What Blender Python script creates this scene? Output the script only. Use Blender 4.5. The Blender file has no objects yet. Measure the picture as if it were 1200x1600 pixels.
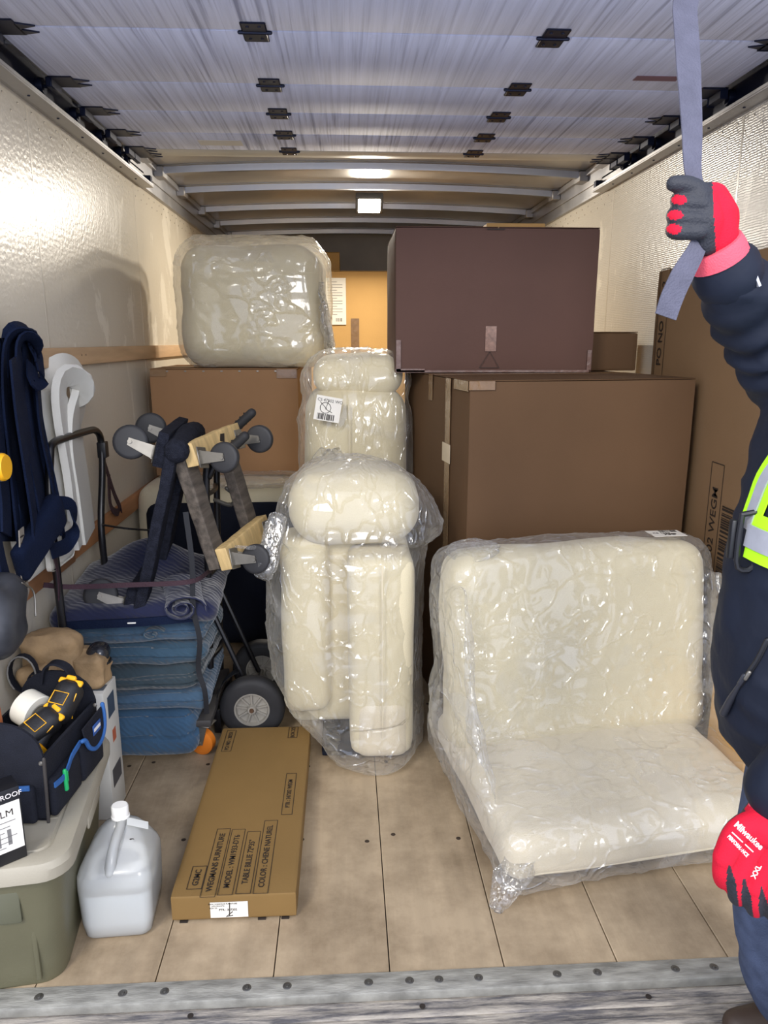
import bpy, bmesh, math, random
import numpy as np
from mathutils import Vector, Matrix, Euler
from mathutils.bvhtree import BVHTree

SC = bpy.context.scene
COL = SC.collection
R = math.radians
rnd = random.Random(7)

# ------------------------------------------------------------------ camera, world, lights, exposure
CAM = np.array([0.0, 0.0, 1.46]); FPX = 1150.0; PITCH = R(13.1); YAW = R(3.0)
cd = bpy.data.cameras.new('camera'); cam = bpy.data.objects.new('camera', cd); COL.objects.link(cam)
cd.sensor_fit = 'VERTICAL'; cd.sensor_height = 36.0; cd.lens = FPX / 1600 * 36.0; cd.clip_start = 0.02
cam.location = CAM; cam.rotation_euler = (R(90) - PITCH, 0, -YAW)
SC.camera = cam

w = bpy.data.worlds.new('world'); SC.world = w; w.use_nodes = True
bg = w.node_tree.nodes['Background']
bg.inputs[0].default_value = (0.67, 0.74, 0.95, 1); bg.inputs[1].default_value = 1.35

def area_light(name, loc, target, size, watts, col, size_y=None):
    l = bpy.data.lights.new(name, 'AREA'); l.energy = watts; l.color = col; l.size = size
    if size_y: l.shape = 'RECTANGLE'; l.size_y = size_y
    o = bpy.data.objects.new(name, l); COL.objects.link(o); o.location = loc
    o.rotation_euler = (Vector(target) - Vector(loc)).to_track_quat('-Z', 'Y').to_euler()
    return o
# unseen area lights added behind the photographer as fill for the outside light
area_light('outside_fill', (-1.9, -1.6, 3.3), (0.2, 2.4, 0.3), 1.2, 92, (1.0, 0.95, 0.86))
area_light('outside_fill_far', (1.6, -3.4, 3.0), (0.2, 3.0, 0.9), 2.0, 125, (1.0, 0.97, 0.94))

SC.view_settings.view_transform = 'Standard'; SC.view_settings.look = 'None'
SC.view_settings.gamma = 1.0; SC.view_settings.use_curve_mapping = False
SC.view_settings.exposure = 0.5

# ------------------------------------------------------------------ picking points along sight lines at a known depth
_F = np.array([math.sin(YAW) * math.cos(PITCH), math.cos(YAW) * math.cos(PITCH), -math.sin(PITCH)])
_R = np.array([math.cos(YAW), -math.sin(YAW), 0.0]); _U = np.cross(_R, _F)
def ray(x, y): return _F + _R * (x - 600) / FPX - _U * (y - 800) / FPX
def PY(x, y, Y): r = ray(x, y); return Vector(CAM + r * (Y / r[1]))
def PX(x, y, X): r = ray(x, y); return Vector(CAM + r * (X / r[0]))
def PZ(x, y, Z): r = ray(x, y); return Vector(CAM + r * ((Z - CAM[2]) / r[2]))

# ------------------------------------------------------------------ materials
def lin(c):
    o = []
    for v in c[:3]:
        v = v / 255.0
        o.append(v / 12.92 if v <= 0.04045 else ((v + 0.055) / 1.055) ** 2.4)
    return (*o, 1.0)
MATS = {}
def M(name, col, rough=0.6, metal=0.0, var=0.10, vscale=6.0, bump=0.0, bscale=80.0, stretch=(1, 1, 1), bstretch=None, spec=0.5, sheen=0.0, coat=0.0, detail=4.0, col2=None, rvar=0.0, sub=0.0, trans=0.0):
    if name in MATS: return MATS[name]
    m = bpy.data.materials.new(name); m.use_nodes = True; nt = m.node_tree; N = nt.nodes; L = nt.links
    b = N['Principled BSDF']; b.inputs['Roughness'].default_value = rough; b.inputs['Metallic'].default_value = metal
    b.inputs['Specular IOR Level'].default_value = spec
    if sheen: b.inputs['Sheen Weight'].default_value = sheen
    if coat: b.inputs['Coat Weight'].default_value = coat; b.inputs['Coat Roughness'].default_value = 0.15
    if trans: b.inputs['Transmission Weight'].default_value = trans
    if sub:
        b.inputs['Subsurface Weight'].default_value = sub; b.inputs['Subsurface Radius'].default_value = (0.03, 0.03, 0.03)
    tc = N.new('ShaderNodeTexCoord'); mp = N.new('ShaderNodeMapping'); mp.inputs['Scale'].default_value = stretch
    L.new(tc.outputs['Object'], mp.inputs['Vector'])
    nz = N.new('ShaderNodeTexNoise'); nz.inputs['Scale'].default_value = vscale; nz.inputs['Detail'].default_value = detail
    L.new(mp.outputs[0], nz.inputs['Vector'])
    rp = N.new('ShaderNodeValToRGB'); c = lin(col)
    c1 = tuple(max(0, v * (1 - var)) for v in c[:3]) + (1,)
    c2 = lin(col2) if col2 else tuple(min(1, v * (1 + var)) for v in c[:3]) + (1,)
    rp.color_ramp.elements[0].position = 0.3; rp.color_ramp.elements[0].color = c1
    rp.color_ramp.elements[1].position = 0.7; rp.color_ramp.elements[1].color = c2
    L.new(nz.outputs['Fac'], rp.inputs[0]); L.new(rp.outputs[0], b.inputs['Base Color'])
    if rvar:
        mr = N.new('ShaderNodeMapRange'); mr.inputs['To Min'].default_value = max(0, rough - rvar); mr.inputs['To Max'].default_value = min(1, rough + rvar)
        L.new(nz.outputs['Fac'], mr.inputs[0]); L.new(mr.outputs[0], b.inputs['Roughness'])
    if bump:
        mp2 = N.new('ShaderNodeMapping'); mp2.inputs['Scale'].default_value = bstretch or stretch
        L.new(tc.outputs['Object'], mp2.inputs['Vector'])
        n2 = N.new('ShaderNodeTexNoise'); n2.inputs['Scale'].default_value = bscale; n2.inputs['Detail'].default_value = 3
        L.new(mp2.outputs[0], n2.inputs['Vector'])
        bp = N.new('ShaderNodeBump'); bp.inputs['Strength'].default_value = bump; bp.inputs['Distance'].default_value = 0.01
        L.new(n2.outputs['Fac'], bp.inputs['Height']); L.new(bp.outputs[0], b.inputs['Normal'])
    MATS[name] = m
    return m

def film_material(name, milk=0.10, scale=5.0, bump=0.5, gl=0.75, rough=0.10):
    """thin clear polythene: mostly lets light through, a little milky, with glossy creases"""
    m = bpy.data.materials.new(name); m.use_nodes = True; nt = m.node_tree; N = nt.nodes; L = nt.links
    N.remove(N['Principled BSDF']); out = N['Material Output']
    tc = N.new('ShaderNodeTexCoord')
    n1 = N.new('ShaderNodeTexNoise'); n1.noise_type = 'RIDGED_MULTIFRACTAL'; n1.inputs['Scale'].default_value = scale; n1.inputs['Detail'].default_value = 2.0; n1.inputs['Roughness'].default_value = 0.6; n1.inputs['Distortion'].default_value = 0.8
    vo = N.new('ShaderNodeTexVoronoi'); vo.feature = 'DISTANCE_TO_EDGE'; vo.inputs['Scale'].default_value = scale * 1.7
    dn = N.new('ShaderNodeTexNoise'); dn.inputs['Scale'].default_value = scale * 0.9; dn.inputs['Detail'].default_value = 2
    dm = N.new('ShaderNodeMix'); dm.data_type = 'VECTOR'; dm.inputs[0].default_value = 0.35; L.new(tc.outputs['Object'], dm.inputs[4]); L.new(dn.outputs['Color'], dm.inputs[5]); L.new(dm.outputs[1], vo.inputs['Vector'])
    L.new(tc.outputs['Object'], n1.inputs['Vector'])
    vm = N.new('ShaderNodeMapRange'); vm.inputs['From Max'].default_value = 0.10; vm.inputs['To Min'].default_value = 0.5; vm.inputs['To Max'].default_value = 0.0; L.new(vo.outputs['Distance'], vm.inputs[0])
    ad = N.new('ShaderNodeMath'); ad.operation = 'MULTIPLY_ADD'; ad.inputs[1].default_value = 0.8; L.new(vm.outputs[0], ad.inputs[0]); L.new(n1.outputs['Fac'], ad.inputs[2])
    bp = N.new('ShaderNodeBump'); bp.inputs['Strength'].default_value = bump; bp.inputs['Distance'].default_value = 0.012
    L.new(ad.outputs[0], bp.inputs['Height'])
    tr = N.new('ShaderNodeBsdfTransparent'); tr.inputs[0].default_value = (0.99, 0.99, 0.98, 1)
    df = N.new('ShaderNodeBsdfDiffuse'); df.inputs[0].default_value = (0.9, 0.9, 0.89, 1); L.new(bp.outputs[0], df.inputs['Normal'])
    tl = N.new('ShaderNodeBsdfTranslucent'); tl.inputs[0].default_value = (0.9, 0.9, 0.89, 1)
    mx0 = N.new('ShaderNodeMixShader'); mx0.inputs[0].default_value = 0.45; L.new(df.outputs[0], mx0.inputs[1]); L.new(tl.outputs[0], mx0.inputs[2])
    gs = N.new('ShaderNodeBsdfGlossy'); gs.inputs['Roughness'].default_value = rough; gs.inputs[0].default_value = (1, 1, 1, 1); L.new(bp.outputs[0], gs.inputs['Normal'])
    fr = N.new('ShaderNodeFresnel'); fr.inputs[0].default_value = 1.45
    f0 = N.new('ShaderNodeMath'); f0.operation = 'MULTIPLY_ADD'; f0.inputs[1].default_value = gl; f0.inputs[2].default_value = 0.035; L.new(fr.outputs[0], f0.inputs[0])
    fm = N.new('ShaderNodeMath'); fm.operation = 'MINIMUM'; fm.inputs[1].default_value = 0.22; L.new(f0.outputs[0], fm.inputs[0])
    mk = N.new('ShaderNodeMapRange'); mk.inputs['From Min'].default_value = 0.4; mk.inputs['From Max'].default_value = 1.6; mk.inputs['To Min'].default_value = milk * 0.7; mk.inputs['To Max'].default_value = milk * 1.7
    L.new(ad.outputs[0], mk.inputs[0])
    lw = N.new('ShaderNodeLayerWeight'); lw.inputs[0].default_value = 0.25
    mg = N.new('ShaderNodeMath'); mg.operation = 'MULTIPLY_ADD'; mg.inputs[1].default_value = 0.35; mg.use_clamp = True; L.new(lw.outputs['Facing'], mg.inputs[0]); 
    bn = N.new('ShaderNodeTexNoise'); bn.inputs['Scale'].default_value = 3.2; bn.inputs['Detail'].default_value = 2; bn.inputs['Distortion'].default_value = 1.5; L.new(tc.outputs['Object'], bn.inputs['Vector'])
    bm_ = N.new('ShaderNodeMapRange'); bm_.inputs['From Min'].default_value = 0.55; bm_.inputs['From Max'].default_value = 0.62; bm_.inputs['To Max'].default_value = 0.13; L.new(bn.outputs['Fac'], bm_.inputs[0])
    ms = N.new('ShaderNodeMath'); ms.operation = 'ADD'; L.new(mk.outputs[0], ms.inputs[0]); L.new(bm_.outputs[0], ms.inputs[1]); L.new(ms.outputs[0], mg.inputs[2])
    mx1 = N.new('ShaderNodeMixShader'); L.new(mg.outputs[0], mx1.inputs[0]); L.new(tr.outputs[0], mx1.inputs[1]); L.new(mx0.outputs[0], mx1.inputs[2])
    mx2 = N.new('ShaderNodeMixShader'); L.new(fm.outputs[0], mx2.inputs[0]); L.new(mx1.outputs[0], mx2.inputs[1]); L.new(gs.outputs[0], mx2.inputs[2])
    L.new(mx2.outputs[0], out.inputs['Surface'])
    MATS[name] = m
    return m

CARD = M('cardboard', (126, 99, 58), 0.75, var=0.07, vscale=3, bump=0.08, bscale=120, bstretch=(1, 1, 8), spec=0.25)
CARD_DARK = M('cardboard_dark', (86, 62, 54), 0.7, var=0.07, vscale=2.5, bump=0.08, bscale=120, bstretch=(1, 1, 8), spec=0.25)
CARD_BIG = M('cardboard_big', (93, 69, 47), 0.72, var=0.08, vscale=2.5, bump=0.08, bscale=120, bstretch=(1, 1, 8), spec=0.25)
CARD_LEFT = M('cardboard_left', (140, 106, 74), 0.72, var=0.08, vscale=2.5, bump=0.08, bscale=120, bstretch=(1, 1, 8), spec=0.25)
CARD_TAN = M('cardboard_tan', (196, 156, 98), 0.75, var=0.06, vscale=3, bump=0.08, bscale=120, spec=0.25)
INK = M('black_print', (38, 30, 24), 0.7, var=0.2)
TAPE = M('clear_tape', (128, 100, 70), 0.18, var=0.12, vscale=30, bump=0.25, bscale=40, spec=0.6)
TAPE_DK = M('clear_tape_dark', (100, 72, 62), 0.35, var=0.15, vscale=30, bump=0.25, bscale=40, spec=0.6)
PAPER = M('white_paper', (226, 222, 212), 0.7, var=0.04)
FABRIC = M('cream_fabric', (214, 203, 172), 0.9, var=0.05, vscale=4, bump=0.35, bscale=320, sheen=0.3, spec=0.2)
FABRIC2 = M('cream_fabric_seat', (217, 206, 182), 0.9, var=0.05, vscale=4, bump=0.35, bscale=320, sheen=0.3, spec=0.2)
PIPING = M('cream_piping', (216, 205, 180), 0.9, var=0.05, spec=0.2)
DUSTCOVER = M('black_dust_cover', (22, 26, 38), 0.9, var=0.2, bump=0.2, bscale=300, spec=0.2)
FILM = film_material('polythene_film', milk=.11, scale=5.5, bump=1.0, gl=1.0, rough=.12)
FILM_T = film_material('polythene_film_tight', milk=0.11, scale=4.0, bump=0.9, rough=.12)
ALU = M('aluminium', (176, 176, 178), 0.38, 0.9, var=0.12, vscale=5, bump=0.05, bscale=40, rvar=0.12)
ALU_SKIN = M('roof_aluminium', (196, 192, 186), 0.34, 0.75, var=0.15, vscale=3, bump=0.10, bscale=5, rvar=0.1)
STEEL_DIRTY = M('worn_steel', (150, 148, 140), 0.55, 0.25, var=0.35, vscale=14, stretch=(1, 4, 1), bump=0.2, bscale=60, rvar=0.15)
BOLT = M('bolt_steel', (110, 108, 104), 0.4, 0.8, var=0.2)
BLACK = M('black_plastic', (20, 21, 26), 0.45, var=0.2)
BLACKM = M('black_metal', (20, 20, 24), 0.35, 0.2, var=0.2, spec=0.6)
RUBBER = M('black_rubber', (30, 30, 33), 0.7, var=0.2, vscale=20)
GREYRUB = M('grey_caster_rubber', (36, 36, 39), 0.6, var=0.15, vscale=20)
ZINC = M('zinc_plate', (136, 132, 124), 0.42, 0.8, var=0.15, vscale=20)
RIMGREY = M('grey_rim', (150, 146, 138), 0.45, 0.3, var=0.12, vscale=15)
WOODL = M('pale_wood', (196, 168, 116), 0.65, var=0.25, vscale=3, stretch=(2, 14, 14), bump=0.2, bscale=20)
WOODD = M('weathered_wood', (82, 74, 66), 0.8, var=0.4, vscale=4, stretch=(14, 2, 14), bump=0.3, bscale=20)
RAILW = M('rail_wood', (190, 158, 122), 0.6, var=0.16, vscale=2, stretch=(12, 1.2, 12), bump=0.1, bscale=10)
RAILW2 = M('rail_wood_warm', (164, 116, 78), 0.6, var=0.18, vscale=2, stretch=(12, 1.2, 12), bump=0.1, bscale=10)
CARPET = M('navy_carpet', (36, 38, 48), 0.95, var=0.3, vscale=60, bump=0.8, bscale=260, spec=0.1)
NAVY = M('navy_webbing', (15, 25, 48), 0.85, var=0.2, vscale=10, bump=0.3, bscale=200, spec=0.15)
NAVYQ = M('navy_quilt', (30, 38, 78), 0.9, var=0.2, vscale=10, bump=0.3, bscale=160, spec=0.15, sheen=0.3)
FOAM = M('white_foam', (208, 206, 198), 0.55, var=0.03, bump=0.1, bscale=200, sub=0.3)
WHITEP = M('white_plastic', (236, 234, 228), 0.35, var=0.03)
STRAPG = M('grey_webbing', (90, 90, 104), 0.8, var=0.12, vscale=30, bump=0.4, bscale=300, spec=0.2)
RED = M('red_knit', (206, 26, 52), 0.8, var=0.08, bump=0.25, bscale=500, spec=0.2)
PINKCUFF = M('pink_cuff', (230, 92, 108), 0.85, var=0.06, bump=0.3, bscale=400, spec=0.2)
NITRILE = M('black_nitrile', (36, 38, 46), 0.6, var=0.12, bump=0.25, bscale=300)
WHITEINK = M('white_print', (240, 232, 232), 0.7, var=0.02)
JACKET = M('navy_jacket', (15, 23, 40), 0.7, var=0.16, vscale=8, bump=0.5, bscale=14, spec=0.35, detail=3)
JEANS = M('blue_jeans', (74, 84, 108), 0.9, var=0.2, vscale=30, bump=0.3, bscale=300, spec=0.15)
HIVIS = M('lime_hivis', (176, 240, 20), 0.7, var=0.04); HIVIS.node_tree.nodes['Principled BSDF'].inputs['Emission Strength'].default_value = 0
REFLECT = M('reflective_grey', (176, 178, 186), 0.35, 0.3, var=0.06, vscale=60)
SKIN = M('skin', (196, 150, 124), 0.6, var=0.06, sub=0.1)
HAIR = M('hair_dark', (40, 30, 24), 0.6, var=0.3, vscale=60)

# ------------------------------------------------------------------ noise
_perm = np.random.RandomState(3).permutation(256); _perm = np.concatenate([_perm, _perm])
def _h(ix, iy, iz): return _perm[(_perm[(_perm[ix & 255] + iy) & 255] + iz) & 255] / 127.5 - 1.0
def noise(P, s=1.0, off=0.0):
    P = np.asarray(P, float) * s + off + 37.3
    i = np.floor(P).astype(int); f = P - i; u = f * f * f * (f * (f * 6 - 15) + 10)
    r = 0
    for dx in (0, 1):
        wx = u[:, 0] if dx else 1 - u[:, 0]
        for dy in (0, 1):
            wy = u[:, 1] if dy else 1 - u[:, 1]
            for dz in (0, 1):
                wz = u[:, 2] if dz else 1 - u[:, 2]
                r = r + wx * wy * wz * _h(i[:, 0] + dx, i[:, 1] + dy, i[:, 2] + dz)
    return r
def ridged(P, s=1.0, off=0.0): return 1 - 2 * np.abs(noise(P, s, off))

# ------------------------------------------------------------------ mesh building
def mesh(name, V, F, mat, parent=None, loc=(0, 0, 0), rot=(0, 0, 0), smooth=True, sharp=40, kind=None):
    me = bpy.data.meshes.new(name)
    me.from_pydata([tuple(map(float, v)) for v in V], [], [tuple(map(int, f)) for f in F]); me.update()
    return meshobj(name, me, mat, parent, loc, rot, smooth, sharp, kind)
def meshobj(name, me, mat, parent=None, loc=(0, 0, 0), rot=(0, 0, 0), smooth=True, sharp=40, kind=None):
    if mat is not None and not me.materials:
        for mm in (mat if isinstance(mat, (list, tuple)) else [mat]): me.materials.append(mm)
    if smooth:
        me.shade_smooth()
        if sharp: me.set_sharp_from_angle(angle=R(sharp))
    o = bpy.data.objects.new(name, me); COL.objects.link(o)
    o.location = loc; o.rotation_euler = rot
    if parent: o.parent = parent
    if kind: o['kind'] = kind
    return o
def thing(name, label, cat, loc=(0, 0, 0), rot=(0, 0, 0), group=None):
    o = bpy.data.objects.new(name, None); COL.objects.link(o); o.location = loc; o.rotation_euler = rot
    o.empty_display_size = 0.1
    return tag(o, label, cat, group)
def tag(o, label, cat, group=None):
    o['label'] = label; o['category'] = cat
    if group: o['group'] = group
    return o
def struct(o, label=None):
    o['kind'] = 'structure'
    if label: o['label'] = label
    return o
def join(parts):
    V = []; F = []; n = 0
    for v, f in parts:
        v = [tuple(p) for p in v]; V += v; F += [tuple(i + n for i in q) for q in f]; n += len(v)
    return V, F
def xf(vf, loc=(0, 0, 0), rot=(0, 0, 0), scale=(1, 1, 1)):
    v, f = vf; m = np.array(Euler(rot).to_matrix()); v = (np.asarray(v, float) * np.array(scale)) @ m.T + np.array(loc)
    return v, f
def boxvf(a, b, bev=0.0, seg=2):
    a = Vector(a); b = Vector(b); bm = bmesh.new(); bmesh.ops.create_cube(bm, size=1)
    for v in bm.verts: v.co = Vector(((a[i] + b[i]) / 2 + v.co[i] * (b[i] - a[i]) for i in range(3)))
    if bev: bmesh.ops.bevel(bm, geom=bm.edges[:], offset=bev, segments=seg, profile=0.5, affect='EDGES')
    bm.verts.ensure_lookup_table(); bm.verts.index_update()
    V = [v.co[:] for v in bm.verts]; F = [[v.index for v in f.verts] for f in bm.faces]; bm.free()
    return V, F
def box(name, a, b, mat, parent=None, bev=0.004, seg=2, loc=(0, 0, 0), rot=(0, 0, 0), kind=None):
    V, F = boxvf(a, b, bev, seg)
    return mesh(name, V, F, mat, parent, loc, rot, kind=kind)
def superbox(h, r, n=16, puff=(0, 0, 0), c=(0, 0, 0)):
    """rounded box with half sizes h, corner radius r; puff bulges the faces"""
    h = np.array(h, float); g = {}; V = []; F = []
    def vid(p):
        k = tuple(np.round(p, 6))
        if k not in g: g[k] = len(V); V.append(p)
        return g[k]
    lin_ = np.linspace(-1, 1, n + 1); lin_ = np.sign(lin_) * (1 - (1 - np.abs(lin_)) ** 1.35)
    for ax in range(3):
        for s in (-1, 1):
            for i in range(n):
                for j in range(n):
                    q = []
                    for (a_, b_) in ((i, j), (i + 1, j), (i + 1, j + 1), (i, j + 1)):
                        p = np.zeros(3); p[ax] = s; p[(ax + 1) % 3] = lin_[a_]; p[(ax + 2) % 3] = lin_[b_]; q.append(vid(p))
                    F.append(q if s > 0 else q[::-1])
    P = np.array(V); X = P * h; r_ = np.minimum(r, h * 0.999)
    inner = np.clip(X, -(h - r_), h - r_); d = X - inner; ln = np.linalg.norm(d / r_, axis=1, keepdims=True); ln[ln == 0] = 1
    X = inner + d / ln
    if any(puff):
        nx = X / h
        for ax in range(3):
            o1, o2 = (ax + 1) % 3, (ax + 2) % 3
            X[:, ax] += np.sign(nx[:, ax]) * np.clip(np.abs(nx[:, ax]), 0, 1) ** 2 * puff[ax] * (1 - np.clip(np.abs(nx[:, o1]), 0, 1) ** 2.2) * (1 - np.clip(np.abs(nx[:, o2]), 0, 1) ** 2.2)
    return X + np.array(c), F
def normals(V, F):
    V = np.asarray(V, float); N = np.zeros_like(V)
    for k in (3, 4):
        Q = np.array([f for f in F if len(f) == k], int)
        if len(Q) == 0: continue
        fn = np.cross(V[Q[:, 1]] - V[Q[:, 0]], V[Q[:, 2]] - V[Q[:, 0]]) if k == 3 else np.cross(V[Q[:, 2]] - V[Q[:, 0]], V[Q[:, 3]] - V[Q[:, 1]])
        for j in range(k): np.add.at(N, Q[:, j], fn)
    l = np.linalg.norm(N, axis=1, keepdims=True); l[l == 0] = 1
    return N / l
def displace(vf, fn):
    V, F = vf; V = np.asarray(V, float); return V + normals(V, F) * fn(V)[:, None], F
def catmull(pts, n=8):
    P = [Vector(p) for p in pts]; out = []
    for i in range(len(P) - 1):
        p0 = P[i - 1] if i else P[0] * 2 - P[1]; p1 = P[i]; p2 = P[i + 1]; p3 = P[i + 2] if i + 2 < len(P) else P[-1] * 2 - P[-2]
        for k in range(n):
            t = k / n
            out.append(0.5 * ((2 * p1) + (p2 - p0) * t + (2 * p0 - 5 * p1 + 4 * p2 - p3) * t * t + (3 * p1 - p0 - 3 * p2 + p3) * t ** 3))
    out.append(P[-1]); return out
def tube(path, rad, seg=12, smooth=0, cap=True, flat=1.0):
    pts = [Vector(p) for p in path]
    if isinstance(rad, (int, float)): rads = [rad] * len(pts)
    else: rads = list(rad)
    if smooth:
        rr = []
        for i in range(len(rads) - 1):
            for k in range(smooth): rr.append(rads[i] + (rads[i + 1] - rads[i]) * k / smooth)
        rr.append(rads[-1]); pts = catmull(pts, smooth); rads = rr
    V = []; F = []
    t = (pts[1] - pts[0]).normalized(); u = t.orthogonal().normalized()
    rings = []
    n = len(pts)
    items = []
    if cap:
        for a in (75, 50, 25): items.append((pts[0] - t * rads[0] * math.sin(R(a)), rads[0] * math.cos(R(a)), t))
    for i in range(n):
        if i == 0: tt = pts[1] - pts[0]
        elif i == n - 1: tt = pts[-1] - pts[-2]
        else: tt = (pts[i + 1] - pts[i]).normalized() + (pts[i] - pts[i - 1]).normalized()
        items.append((pts[i], rads[i], tt.normalized()))
    if cap:
        te = (pts[-1] - pts[-2]).normalized()
        for a in (25, 50, 75): items.append((pts[-1] + te * rads[-1] * math.sin(R(a)), rads[-1] * math.cos(R(a)), te))
    for p, r, tt in items:
        u = (u - tt * u.dot(tt)).normalized(); v = tt.cross(u); b = len(V)
        for k in range(seg):
            a = 2 * math.pi * k / seg; V.append(p + u * math.cos(a) * r + v * math.sin(a) * r * flat)
        rings.append(b)
    for i in range(len(rings) - 1):
        for k in range(seg):
            a, b = rings[i] + k, rings[i] + (k + 1) % seg; c, d = rings[i + 1] + (k + 1) % seg, rings[i + 1] + k
            F.append((a, b, c, d))
    F.append(tuple(rings[0] + k for k in range(seg))[::-1]); F.append(tuple(rings[-1] + k for k in range(seg)))
    return [tuple(v) for v in V], F
def ribbon(path, side, width, thick=0.003, smooth=6, twist=None, wn=4):
    """flat webbing following a path; side = sideways direction (one, or one per point)"""
    pts = [Vector(p) for p in path]
    sides = [Vector(s) for s in side] if not isinstance(side[0], (int, float)) else [Vector(side)] * len(pts)
    W = width if isinstance(width, (list, tuple)) else [width] * len(pts)
    if smooth:
        ss = []; ww = []
        for i in range(len(pts) - 1):
            for k in range(smooth):
                ss.append(sides[i].lerp(sides[i + 1], k / smooth)); ww.append(W[i] + (W[i + 1] - W[i]) * k / smooth)
        ss.append(sides[-1]); ww.append(W[-1]); sides = ss; W = ww; pts = catmull(pts, smooth)
    V = []; F = []; n = len(pts); m = wn + 1
    for i in range(n):
        t = (pts[min(i + 1, n - 1)] - pts[max(i - 1, 0)]).normalized(); s = (sides[i] - t * sides[i].dot(t)).normalized(); nn = t.cross(s)
        for sg in (-1, 1):
            for k in range(m): V.append(pts[i] + s * W[i] * (k / wn - 0.5) + nn * thick / 2 * sg)
    st = 2 * m
    for i in range(n - 1):
        a = i * st; b = a + st
        for k in range(wn):
            F.append((a + k, a + k + 1, b + k + 1, b + k)[::-1]); F.append((a + m + k, a + m + k + 1, b + m + k + 1, b + m + k))
        F.append((a, b, b + m, a + m)[::-1]); F.append((a + wn, b + wn, b + m + wn, a + m + wn))
    for a, fl in ((0, 1), ((n - 1) * st, 0)):
        for k in range(wn):
            q = (a + k, a + k + 1, a + m + k + 1, a + m + k); F.append(q[::-1] if fl == 0 else q)
    return [tuple(v) for v in V], F
def lathe(prof, seg=24, axis='Z', c=(0, 0, 0)):
    V = []; F = []; n = len(prof)
    for (r, h) in prof:
        for k in range(seg):
            a = 2 * math.pi * k / seg; x, y = r * math.cos(a), r * math.sin(a)
            p = {'Z': (x, y, h), 'Y': (x, h, -y), 'X': (h, x, y)}[axis]; V.append((p[0] + c[0], p[1] + c[1], p[2] + c[2]))
    for i in range(n - 1):
        for k in range(seg):
            F.append((i * seg + k, i * seg + (k + 1) % seg, (i + 1) * seg + (k + 1) % seg, (i + 1) * seg + k))
    if prof[0] == prof[-1]: return V, F
    if prof[0][0] > 1e-6: F.append(tuple(range(seg))[::-1])
    if prof[-1][0] > 1e-6: F.append(tuple((n - 1) * seg + k for k in range(seg)))
    return V, F
def loft(rings, closed=True, caps=True):
    n = len(rings[0]); V = [tuple(p) for r in rings for p in r]; F = []
    for i in range(len(rings) - 1):
        for k in range(n if closed else n - 1):
            F.append((i * n + k, i * n + (k + 1) % n, (i + 1) * n + (k + 1) % n, (i + 1) * n + k))
    if caps: F.append(tuple(range(n))[::-1]); F.append(tuple((len(rings) - 1) * n + k for k in range(n)))
    return V, F
def prism(poly, ext):
    """polygon of 3D points pushed along vector ext"""
    n = len(poly); e = Vector(ext); V = [tuple(p) for p in poly] + [tuple(Vector(p) + e) for p in poly]
    return V, [tuple(range(n))[::-1], tuple(range(n, 2 * n))] + [(k, (k + 1) % n, n + (k + 1) % n, n + k) for k in range(n)]
def remesh(vf, voxel, smooth_it=4, smooth_f=0.5, name='tmp'):
    V, F = vf; me = bpy.data.meshes.new(name); me.from_pydata([tuple(map(float, v)) for v in V], [], [tuple(map(int, f)) for f in F]); me.update()
    o = bpy.data.objects.new(name, me); COL.objects.link(o)
    md = o.modifiers.new('r', 'REMESH'); md.mode = 'VOXEL'; md.voxel_size = voxel
    if smooth_it: ms = o.modifiers.new('s', 'SMOOTH'); ms.iterations = smooth_it; ms.factor = smooth_f
    dg = bpy.context.evaluated_depsgraph_get(); ev = o.evaluated_get(dg); m2 = ev.to_mesh()
    V2 = np.array([v.co[:] for v in m2.vertices]); F2 = [tuple(p.vertices) for p in m2.polygons]
    ev.to_mesh_clear(); bpy.data.objects.remove(o); bpy.data.meshes.remove(me)
    return V2, F2
def facing(origin, right, up):
    r = Vector(right).normalized(); u = Vector(up); u = (u - r * u.dot(r)).normalized(); n = r.cross(u)
    return Matrix(((r.x, u.x, n.x, origin[0]), (r.y, u.y, n.y, origin[1]), (r.z, u.z, n.z, origin[2]), (0, 0, 0, 1)))
def textvf(body, size, bold=0.0, width=1.0, ext=0.0003):
    cu = bpy.data.curves.new('t', 'FONT'); cu.body = body; cu.size = size; cu.extrude = ext; cu.offset = bold; cu.align_x = 'CENTER'; cu.align_y = 'CENTER'; cu.resolution_u = 3
    o = bpy.data.objects.new('t', cu); COL.objects.link(o); dg = bpy.context.evaluated_depsgraph_get(); me = bpy.data.meshes.new_from_object(o.evaluated_get(dg))
    V = [(v.co.x * width, v.co.y, v.co.z) for v in me.vertices]; F = [tuple(p.vertices) for p in me.polygons]
    bpy.data.objects.remove(o); bpy.data.curves.remove(cu); bpy.data.meshes.remove(me)
    return V, F
def text(body, size, origin, right, up, mat, parent=None, bold=0.0, width=1.0, name='lettering'):
    V, F = textvf(body, size, bold, width)
    o = mesh(name, V, F, mat, parent, smooth=False, kind='stuff'); o.matrix_basis = facing(origin, right, up); return o
def frame_print(name, w, h, t, origin, right, up, mat, parent):
    P = [boxvf((-w / 2, s * (h / 2) - t / 2, 0), (w / 2, s * (h / 2) + t / 2, 0.0003)) for s in (-1, 1)] + [boxvf((s * w / 2 - t / 2, -h / 2, 0), (s * w / 2 + t / 2, h / 2, 0.0003)) for s in (-1, 1)]
    o = mesh(name, *join(P), mat, parent, smooth=False, kind='stuff'); o.matrix_basis = facing(origin, right, up); return o
def plate(name, w, h, t, origin, right, up, mat, parent, bev=0.0):
    o = mesh(name, *boxvf((-w / 2, -h / 2, 0), (w / 2, h / 2, t), bev), mat, parent); o.matrix_basis = facing(origin, right, up); return o
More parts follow.
